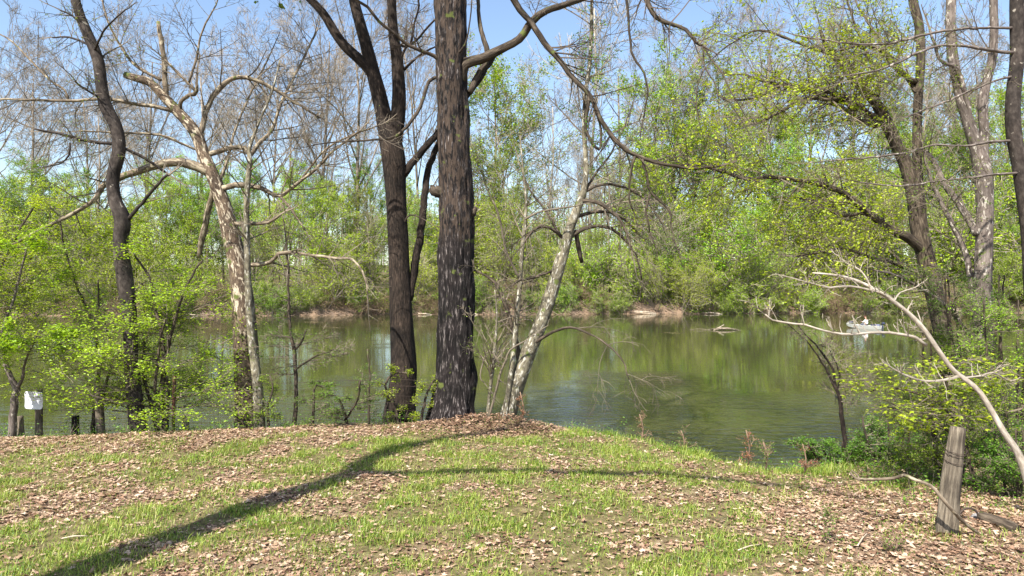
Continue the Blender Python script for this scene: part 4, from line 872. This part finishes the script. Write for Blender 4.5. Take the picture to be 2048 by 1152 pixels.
post(372, 862, 830, 14, M['old_wood'], parent=e)
post(44, 866, 832, 13, M['old_wood'], Y=FY - .15, cat='stump', name='stump', label='short pale broken stump below the white sign', lean=-4)
post(151, 866, 832, 16, M['bark_black'], Y=FY - .1, cat='stump', name='stump', label='short black broken stump at the fence between sign and crooked trunk')
# blank white sign
mS = plain_mat("white_sheet", (.62, .63, .68), .35, noise=.06, scale=3)
a, b = px(45, 818, FY - .05), px(84, 783, FY - .05); n = 9; V = []
for t_ in (0, .012):
    for j in range(n):
        for i in range(n):
            u, v = i / (n - 1), j / (n - 1); x = a[0] + (b[0] - a[0]) * u + .018 * v * (1 if u > .5 else .6); z = a[2] + (b[2] - a[2]) * v - .012 * u
            cr = min(u, 1 - u) < .01 and min(v, 1 - v) < .01
            V.append((x + (.012 if cr and u < .5 else -.012 if cr else 0), a[1] + t_ + .05 * (1 - u) ** 2 + .01 * math.sin(5 * v), z + (.012 if cr and v < .5 else -.012 if cr else 0)))
F4 = []
for i in range(n - 1):
    for j in range(n - 1):
        q = j * n + i; F4 += [[q, q + 1, q + 1 + n, q + n], [q + n * n, q + n * n + n, q + n * n + n + 1, q + n * n + 1]]
bd_ = [i for i in range(n)] + [j * n + n - 1 for j in range(1, n)] + [n * n - 1 - i for i in range(1, n)] + [(n - 1 - j) * n for j in range(1, n - 1)]
for i in range(len(bd_)): p_, q_ = bd_[i], bd_[(i + 1) % len(bd_)]; F4.append([p_, q_, q_ + n * n, p_ + n * n])
o = mesh('sign', np.array(V), [np.array(F4)], mS, None, smooth_=False); tag(o, 'blank white metal sign hung on the wire fence at far left', 'sign')

# ------------------------------------------------------------ the wood on the far bank
LAND = [(245, 'crooked grey trunk'), (490, 'mottled sycamore trunk'), (800, 'forked brown trunk'), (910, 'black trunk'), (1100, 'leaning pale trunk'), (1480, 'floating driftwood'), (1870, 'leaning tan trunk')]
ORD = ['first', 'second', 'third', 'fourth', 'fifth', 'sixth', 'seventh', 'eighth', 'ninth', 'tenth', 'eleventh', 'twelfth', 'thirteenth', 'fourteenth', 'fifteenth', 'sixteenth']
far = []        # (phrase, pixel x, object)
def copy_tree(e):
    c = e.copy(); COL.objects.link(c)
    for ch in e.children:
        d = ch.copy(); COL.objects.link(d); d.parent = c
    return c
FAR = dict(seg=4, wig=.13, taper=.3, split=.07, rmin=.016, flatb=.8, ang=(25, 55), lr=(.38, .6), rr=.55)
def far_proto(name, H, c, lev, r, lean=0.0, limbs=None, bark='bark_far', twig='twig_far', lmat='spring', cat='tree', stems=1, flat=.5):
    e = empty(name, (0, 0, 0), None, cat)
    tr, tw, lf = Tubes(), Tubes(), Leaves()
    for s_ in range(stems):
        a = rng.uniform(0, 6.28); sp = 0 if stems == 1 else rng.uniform(.15, .9)
        d = np.array((math.cos(a) * sp + lean, math.sin(a) * sp, 1.0))
        grow(tr, tw, lf, np.array((math.cos(a) * sp * .6, math.sin(a) * sp * .6, -.6)), d, H * rng.uniform(.75, 1) if stems > 1 else H, r * rng.uniform(.7, 1.1), lev, c)
    if not tr.g: tr.add([(0, 0, -.5), (0, 0, .3), (.05, 0, 1.0)], [r, r, r * .5], 5)
    tr.build('trunk' if stems == 1 else 'stem', M[bark], e)
    crown('crown', tw, M[twig], lf, M[lmat], e, DIAMOND, flat)
    return e
protos = {}
def P(kind, phrase, group, hgt, *a, **k):
    protos[kind] = dict(o=[far_proto(*a, **k) for _ in range(k.pop('nvar', 1) if 'nvar' in k else 1)], phrase=phrase, group=group, H=hgt, used=set())
def mk(kind, phrase, group, H, nvar, *a, **k):
    protos[kind] = dict(o=[far_proto(*a, **k) for _ in range(nvar)], phrase=phrase, group=group, H=H, used=0)
fc = lambda **k: Cfg(**{**FAR, **k})
mk('bare', 'bare grey tree', 'bare trees on the far bank', 27, 3, 'bare_tree', 26,
   fc(top=4, nb=[0, 6, 6, 7, 13], t0=[0, .2, .2, .25, .28], up=[.15, .2, .3, .3, .1], leaflev=0, nl=.12, ls=.11, lr=(.40, .58), split=.06, rmin=.012), 4, .27, lmat='bud')
mk('leafy', 'light green leafy tree', 'leafy trees on the far bank', 20, 3, 'leafy_tree', 19,
   fc(top=3, nb=[0, 7, 9, 20], t0=[0, .15, .15, .15], up=[.1, .15, .25, .1], leaflev=1, nl=8.0, ls=.21, lr=(.32, .52)), 3, .19, lmat='spring')
mk('yellow', 'yellow-green leafy tree', 'yellow-green trees on the far bank', 13, 2, 'leafy_tree', 12,
   fc(top=3, nb=[0, 6, 9, 18], t0=[0, .1, .1, .08], up=[.1, .15, .25, .1], leaflev=1, nl=7, ls=.17, lr=(.34, .55)), 3, .13, lmat='yellow')
mk('olive', 'dull green half-bare tree', 'half-bare trees on the far bank', 16, 2, 'leafy_tree', 15,
   fc(top=3, nb=[0, 7, 9, 18], t0=[0, .15, .1, .1], up=[.1, .1, .2, .1], leaflev=1, nl=4.5, ls=.17, lr=(.34, .56)), 3, .16, lmat='olive')
mk('white', 'white-limbed bare tree', 'white-limbed trees on the far bank', 26, 1, 'sycamore', 25,
   fc(top=3, nb=[0, 6, 7, 11], t0=[0, .2, .2, .25], up=[.1, .2, .3, .1], leaflev=0, nl=.3, ls=.12, lr=(.36, .58), split=.05, rmin=.022), 3, .22, bark='bark_white', twig='bark_white', lmat='bud')
mk('green_shrub', 'leafy green shrub', 'green shrubs along the far waterline', 5, 3, 'shrub', 4.6,
   fc(top=2, nb=[0, 8, 9], t0=[0, .1, .05], up=[-.2, .0, -.1], leaflev=1, nl=9, ls=.14, lr=(.34, .6), wig=.16), 2, .05, stems=9, lmat='spring', cat='shrub')
mk('lush_shrub', 'big yellow-green shrub', 'big bright shrubs on the far bank', 8, 2, 'shrub', 7.6,
   fc(top=2, nb=[0, 10, 11], t0=[0, .06, .05], up=[-.1, .05, .0], leaflev=1, nl=9, ls=.16, lr=(.34, .58), wig=.16), 2, .07, stems=9, lmat='yellow', cat='shrub')
mk('brown_shrub', 'brown twiggy shrub', 'twiggy shrubs along the far waterline', 5, 3, 'shrub', 4.8,
   fc(top=2, nb=[0, 9, 9], t0=[0, .05, .05], up=[-.3, -.2, -.5], leaflev=0, nl=2.2, ls=.12, lr=(.4, .7), wig=.2, rmin=.012), 2, .05, stems=12, twig='twig_brown', bark='twig_brown', lmat='olive', cat='shrub')
r5 = np.random.default_rng(55)
def far_put(kind, pxx, Y, top_y=None, H=None):
    p = protos[kind]; X = (pxx - 1024) / F * Y; z = float(gz(X, Y))
    if top_y is not None: H = CZ + (HY - top_y) / F * Y - z
    i = p['used']; p['used'] += 1
    src = p['o'][i % len(p['o'])]
    o = src if i < len(p['o']) else copy_tree(src)
    s = H / p['H']; q = s * r5.uniform(.85, 1.25) if kind not in ('bare', 'white') else s * r5.uniform(.8, 1.0)
    o.location = (X, Y, z); o.scale = (q, q, s); o.rotation_euler = (0, 0, r5.uniform(0, 6.28)); o['group'] = p['group']
    far.append((kind, p['phrase'], pxx, o))
def fe(pxx):
    Y = 101.0
    for _ in range(3): Y = float(far_edge(np.array([(pxx - 1024) / F * Y]))[0])
    return Y
# waterline shrubs
x = -80.0
while x < 2140:
    kind = r5.choice(['green_shrub', 'brown_shrub', 'brown_shrub', 'lush_shrub'], p=[.5, .14, .16, .2])
    if 1330 < x < 1440: kind = 'lush_shrub'
    far_put(str(kind), x, fe(x) + (r5.uniform(-.2, 1.6) if kind != 'lush_shrub' else r5.uniform(.6, 2.5)), H=r5.uniform(3.0, 5.5) if kind != 'lush_shrub' else r5.uniform(7, 10))
    x += r5.uniform(20, 42)
# understory just behind
x = -90.0
while x < 2150:
    kind = r5.choice(['yellow', 'olive', 'lush_shrub', 'green_shrub', 'leafy'], p=[.34, .14, .22, .1, .2])
    top = r5.uniform(350, 460) if x < 1040 else (r5.uniform(435, 480) if x < 1270 else r5.uniform(290, 430))
    far_put(str(kind), x, fe(x) + r5.uniform(4, 9), top_y=top)
    x += r5.uniform(38, 66)
# middle row
x = -100.0
while x < 2160:
    kind = r5.choice(['yellow', 'olive', 'leafy', 'bare'], p=[.28, .18, .38, .16])
    top = (r5.uniform(320, 420) if x < 1250 else r5.uniform(250, 370)) if kind != 'bare' else r5.uniform(200, 320)
    if 1050 < x < 1270: kind, top = ('bare', 300) if kind in ('bare', 'leafy') else (kind, 440)
    far_put(str(kind), x, fe(x) + r5.uniform(10, 20), top_y=top)
    x += r5.uniform(45, 80)
# tall trees behind
for x, k, top in ((-60, 'bare', 90), (60, 'bare', 140), (170, 'bare', 150), (290, 'bare', 100), (400, 'bare', 130), (540, 'bare', 110), (640, 'bare', 60), (720, 'bare', 20), (830, 'bare', 30),
                  (985, 'leafy', 150), (1010, 'olive', 230), (1090, 'white', 190), (1175, 'white', -10), (1240, 'bare', 130), (1310, 'leafy', 160), (1400, 'leafy', 185), (1350, 'bare', 110), (1450, 'bare', 120), (1510, 'bare', 90), (1560, 'leafy', 240), (1620, 'bare', 60), (1700, 'bare', 110), (1760, 'leafy', 230), (1820, 'bare', 110), (1900, 'leafy', 200), (1960, 'bare', 120), (2030, 'leafy', 190), (2100, 'bare', 120)):
    far_put(k, x, fe(x) + r5.uniform(14, 34), top_y=top)
x = -100.0
while x < 2160:
    kind = r5.choice(['leafy', 'olive', 'bare'], p=[.5, .3, .2])
    if 1050 < x < 1270: kind = 'bare'
    far_put(str(kind), x, fe(x) + r5.uniform(32, 55), top_y=r5.uniform(350, 430) if kind != 'bare' else (r5.uniform(190, 300) if not 1040 < x < 1290 else 340))
    x += r5.uniform(60, 100)
# labels: kind, then its place counted from the nearest named trunk in front
bins = {}
for k, ph, pxx, o in far:
    L_ = [l for l in LAND if l[0] <= pxx]; key = (ph, len(L_)); bins.setdefault(key, []).append((pxx, o))
for (ph, b), L_ in bins.items():
    L_.sort(key=lambda q: q[0])
    if b == 0: L_ = L_[::-1]
    for i, (_, o) in enumerate(L_):
        o['label'] = f"{ORD[i]} {ph} across the river to the {'left' if b == 0 else 'right'} of the {LAND[max(b - 1, 0)][1]}"
# wood farther back, too dense to count
T, L_ = Tubes(), Leaves()
for _ in range(300):
    Y = r5.uniform(165, 235); X = r5.uniform(-.85, .85) * Y; h = r5.uniform(14, 30); z = float(gz(X, Y))
    T.add([(X, Y, z - .3), (X + r5.normal(0, .4), Y, z + h * .5), (X + r5.normal(0, 1), Y, z + h)], [.22, .15, .05], 4)
    for _ in range(9):
        a = r5.uniform(0, 6.28); q = z + h * r5.uniform(.3, .9); T.add([(X, Y, q), (X + math.cos(a) * 2, Y + math.sin(a), q + 1.5), (X + math.cos(a) * 3.4, Y + math.sin(a) * 2, q + 4)], [.07, .05, .02], 3)
    m = 380; q = r5.normal(0, 1, (m, 3)) * (3.4, 2.5, 0) + (X, Y, z); q[:, 2] += h * .8 * r5.random(m) ** 1.4; L_.add(q, .55)
o = crown("distant_wood", T, M['twig_far'], L_, M['olive'], None); tag(o, "far wood seen between the trunks across the river", "wood", kind="stuff")
# dead leaves, roots and grass on the far bank
T = Tubes()
for _ in range(2600):
    Y0_ = 101; X = r5.uniform(-82, 86); Y = float(far_edge(np.array([X]))[0]) + r5.uniform(.0, 2.2); z = float(gz(X, Y)); l = r5.uniform(.3, 1.3); a = r5.uniform(-.6, .6)
    T.add([(X, Y - .1, z + r5.uniform(.05, .5)), (X + l * math.cos(a), Y - .25, max(WZ + .02, z - l * .25)), (X + l * 1.4 * math.cos(a), Y - .4, max(WZ - .05, z - l * .7))], [.045, .03, .015], 3)
o = T.build("bank_roots", plain_mat("root_wood", (.22, .155, .11), .9, noise=.4, scale=1)); tag(o, "tangled pale roots and twigs along the muddy far waterline", "roots", kind="stuff")
W = Leaves(); X = r5.uniform(-84, 90, 70000); Y = far_edge(X) + r5.uniform(.0, 5, 70000) ** 1.9
k = vn(X / 3, Y / 3, 91) + .06 * (Y - far_edge(X)) > .55; X, Y = X[k], Y[k]
W.add(np.stack([X, Y, gz(X, Y) + r5.uniform(.05, .5, len(X)) * (1 + .1 * (Y - far_edge(X)))], axis=1), .2)
v, f, l = W.data(DIAMOND, .3); tag(mesh("bank_plants", v, f, M['fresh'], None, {"lv": ('FLOAT', l)}, smooth_=False), "dark green ground plants on top of the far bank", "ground cover", kind="stuff")

def on_water(x, y): Y = (CZ - WZ) * F / (y - HY); return (x - 1024) / F * Y, Y
# driftwood in mid river
X, Y = on_water(1447, 660)
e = empty('driftwood', (X, Y, WZ), 'bleached driftwood log afloat in the river with one branch sticking up', 'driftwood')
T = Tubes()
for i in range(7): T.add(catmull([(X - 1.1 + .1 * i, Y + .1 * i - .3, WZ + .02 + .03 * i), (X + r5.normal(0, .1), Y + .1 * i - .3, WZ + .13 + .03 * (i % 3)), (X + 1.15 - .08 * i, Y + .08 * i - .3, WZ + .05 + .02 * i)], .2), np.full(len(catmull([(X - 1.1, Y, 0), (X, Y, 0), (X + 1.15, Y, 0)], .2)), .07), 7) if False else T.add([(X - 1.1 + .1 * i, Y + .1 * i - .3, WZ + .02 + .03 * i), (X - .4, Y + .1 * i - .3, WZ + .15 + .02 * (i % 3)), (X + .4, Y + .1 * i - .3, WZ + .15 + .03 * (i % 2)), (X + 1.15 - .08 * i, Y + .08 * i - .3, WZ + .05 + .02 * i)], [.05, .08, .085, .06], 7)
T.add([(X - 3.3, Y, WZ + .03), (X - 2.4, Y + .1, WZ + .10), (X - 1.7, Y, WZ + .05), (X - 1.0, Y, WZ + .06)], [.02, .03, .03, .04], 5)

for i in range(40):
    u_ = r5.uniform(-1.1, 1.1); a_ = r5.uniform(-.5, .5); l = r5.uniform(.2, .6); z = WZ + .05 + .2 * (1 - abs(u_) / 1.3) * r5.random()
    T.add([(X + u_ - l * math.cos(a_), Y - .1 + r5.uniform(-.25, .25), z), (X + u_, Y - .12, z + r5.uniform(0, .08)), (X + u_ + l * math.cos(a_), Y - .1 + r5.uniform(-.3, .2), z - r5.uniform(0, .08))], [.015, .022, .012], 4)
T.build('log', M['bark_limb'], e); T = Tubes(); T.add([(X - .75, Y, WZ + .1), (X - .3, Y, WZ + .32), (X + .05, Y, WZ + .52)], [.04, .035, .03], 6); T.build('branch', M['bone_wood'], e)
for i, (x, y, l, h, lab) in enumerate(((1290, 634, 3.2, .5, 'pale forked log sloping from the far mud bank into the water'), (1425, 631, 2.8, .15, 'long pale log lying at the far waterline left of the driftwood'), (945, 632, 1.6, .2, 'short pale log on the far mud just right of the black trunk'), (850, 634, 2.0, .25, 'pale log on the far mud between the brown and black trunks'),
                                        (1900, 632, 3.5, .9, 'pale pile of dead branches on the far bank behind the tan trunk'), (380, 640, 2.5, .2, 'brown log on the far mud left of the sycamore'))):
    X, Y = (x - 1024) / F * (fe(x) - .4), fe(x) - .4
    T = Tubes()
    for j in range(3 if h < .6 else 14):
        a = r5.uniform(-.5, .5); z = WZ + r5.uniform(.05, h); T.add([(X - l / 2 * math.cos(a), Y + r5.uniform(-.2, .4), z + h * r5.uniform(0, .6)), (X, Y + r5.uniform(-.2, .3), z + .1), (X + l / 2 * math.cos(a), Y - .3, max(z - .15, WZ + .02))], [.03, .055, .07], 5)
    o = T.build('fallen_log', M['bone_wood']); tag(o, lab, 'log')

# ------------------------------------------------------------ the boat and the angler
BX, BY = on_water(1729, 657)
e = empty('fishing_boat', (BX, BY, WZ), 'small pale open fishing boat drifting on the river with one person aboard', 'boat')
bx = np.array((2.45, -3.3, 0.0)); bx /= np.linalg.norm(bx); by = np.array((-bx[1], bx[0], 0.0))
def bp(u, v, w): return bq(u * .85, v * .66, w)
def bq(u, v, w): return np.array((BX, BY, WZ)) + bx * u + by * v + np.array((0, 0, w))
st = [(-2.15, .10, .46, .24), (-1.9, .34, .43, .10), (-1.4, .56, .38, .0), (-.6, .68, .34, -.07), (.4, .70, .32, -.08), (1.3, .68, .32, -.08), (2.0, .62, .33, -.06)]
V = []
for u, w_, h, k in st:
    for v_, z_ in ((-w_, h), (-w_ * .82, k + .08), (0, k), (w_ * .82, k + .08), (w_, h), (w_ - .05, h + .02), ((w_ - .05) * .78, k + .14), (-(w_ - .05) * .78, k + .14), (-(w_ - .05), h + .02)): V.append(bp(u, v_, z_))
k = 9; Fq = [[i * k + j, i * k + (j + 1) % k, (i + 1) * k + (j + 1) % k, (i + 1) * k + j] for i in range(len(st) - 1) for j in range(k)]
mb = plain_mat("painted_hull", (.40, .40, .36), .35, noise=.08, scale=2)
mesh('hull', np.array(V), [np.array(Fq), np.array([list(range(k))[::-1]]), np.array([[len(V) - k + j for j in range(k)]])], mb, e, smooth_=False)
def slab(name, u0, u1, w_, z0, z1, mat, parent, v0=0.0, taper=.9):
    V = [bp(u, v0 + s_ * w_ * (taper if z > z0 else 1), z) for z in (z0, z1) for u, s_ in ((u0, -1), (u1, -1), (u1, 1), (u0, 1))]
    me_o = mesh(name, np.array(V), [np.array([[3, 2, 1, 0], [4, 5, 6, 7], [0, 1, 5, 4], [1, 2, 6, 5], [2, 3, 7, 6], [3, 0, 4, 7]])], mat, parent, smooth_=False)
    b = me_o.modifiers.new("bevel", 'BEVEL'); b.width = .03; b.segments = 2; return me_o
navy = plain_mat("navy_fabric", (.03, .035, .07), .8, noise=.3, scale=6)
slab('bench', .05, .38, .60, .24, .30, mb, e); slab('bench', -1.25, -.95, .50, .26, .32, mb, e); slab('bow_deck', -1.95, -1.35, .34, .50, .53, mb, e)
T = Tubes(); T.add([bp(2.02, 0, -.1), bp(2.05, 0, .3), bp(2.08, 0, .5)], [.05, .06, .06], 8); T.add([bp(2.0, 0, .50), bp(2.12, 0, .60), bp(2.25, 0, .60), bp(2.34, 0, .52)], [.06, .13, .13, .06], 10); T.build('outboard_motor', navy, e)
tag(slab('gear_bag', .75, 1.35, .30, .10, .47, navy, None, .1, .75), 'dark blue gear bag in the stern of the boat', 'bag')
tag(slab('gear_bag', 1.45, 1.85, .26, .10, .50, plain_mat("grey_fabric", (.12, .13, .2), .8), None, -.15, .7), 'smaller grey-blue bag nearest the boat motor', 'bag')
tag(slab('cooler_box', -1.85, -1.45, .20, .54, .72, navy, None, 0, .9), 'dark cooler box on the bow of the boat', 'box')
def skin(name, verts, edges, mat, parent, root=0):
    me = bpy.data.meshes.new(name); me.from_pydata([tuple(bq(*v[:3]) - np.array(parent.location)) for v in verts], edges, []); o = bpy.data.objects.new(name, me); COL.objects.link(o); o.parent = parent
    me.materials.append(mat); o.modifiers.new("skin", 'SKIN'); sv = me.skin_vertices[0].data
    for i, v in enumerate(verts): sv[i].radius = (v[3], v[3] * (v[4] if len(v) > 4 else 1)); sv[i].use_root = (i == root)
    sb = o.modifiers.new("sub", 'SUBSURF'); sb.levels = 2; sb.render_levels = 2
    for p_ in me.polygons: p_.use_smooth = True
    return o
pe = empty('person', tuple(bp(.22, 0, .31)), 'person in a white shirt and reddish cap sitting in the boat holding a rod', 'person')
sk = plain_mat("skin_tone", (.45, .26, .18), .6, noise=.05)
body = [(.22, 0, .42, .13), (.21, 0, .62, .13), (.17, 0, .84, .15), (.14, 0, .96, .06), (.12, 0, 1.03, .05), (.10, 0, 1.12, .085), (.09, 0, 1.20, .08),
        (.15, .19, .86, .055), (.02, .24, .64, .045), (-.22, .14, .62, .032), (-.30, .11, .63, .03), (.15, -.19, .86, .055), (.0, -.24, .66, .045), (-.24, -.12, .68, .032), (-.32, -.09, .69, .03),
        (.10, .11, .40, .09), (-.26, .15, .46, .07), (-.30, .15, .12, .045), (-.42, .15, .10, .04), (.10, -.11, .40, .09), (-.26, -.15, .46, .07), (-.30, -.15, .12, .045), (-.42, -.15, .10, .04)]
be = [(0, 1), (1, 2), (2, 3), (3, 4), (4, 5), (5, 6), (2, 7), (7, 8), (8, 9), (9, 10), (2, 11), (11, 12), (12, 13), (13, 14), (0, 15), (15, 16), (16, 17), (17, 18), (0, 19), (19, 20), (20, 21), (21, 22)]
skin('body', body, be, sk, pe)
gr = lambda i, g=.014: (*body[i][:3], body[i][3] + g)
half_ = lambda a, b, g: tuple((np.array(gr(a, g)) + np.array(gr(b, g))) / 2)
skin('shirt', [gr(0, .02), gr(1, .02), gr(2, .02), gr(7), gr(8), half_(8, 9, .015), gr(11), gr(12), half_(12, 13, .015)], [(0, 1), (1, 2), (2, 3), (3, 4), (4, 5), (2, 6), (6, 7), (7, 8)], plain_mat("white_cotton", (.78, .76, .76), .8, noise=.05), pe)
skin('trousers', [(.22, 0, .40, .14), gr(15), gr(16), gr(17), gr(19), gr(20), gr(21)], [(0, 1), (1, 2), (2, 3), (0, 4), (4, 5), (5, 6)], plain_mat("grey_trousers", (.12, .13, .17), .85), pe)
skin('cap', [(.10, 0, 1.19, .088), (.10, 0, 1.235, .06), (.0, 0, 1.19, .05, .5), (-.05, 0, 1.185, .035, .4)], [(0, 1), (0, 2), (2, 3)], plain_mat("russet_cap", (.30, .11, .09), .8), pe)
o = tube_obj('fishing_rod', [tuple(bp(-.15, .05, .60)) + (.012,), tuple(bp(-.9, .1, .95)) + (.008,), tuple(bp(-1.9, .1, 1.35)) + (.004,)], 5, navy); tag(o, 'thin fishing rod held out over the bow of the boat', 'fishing rod')
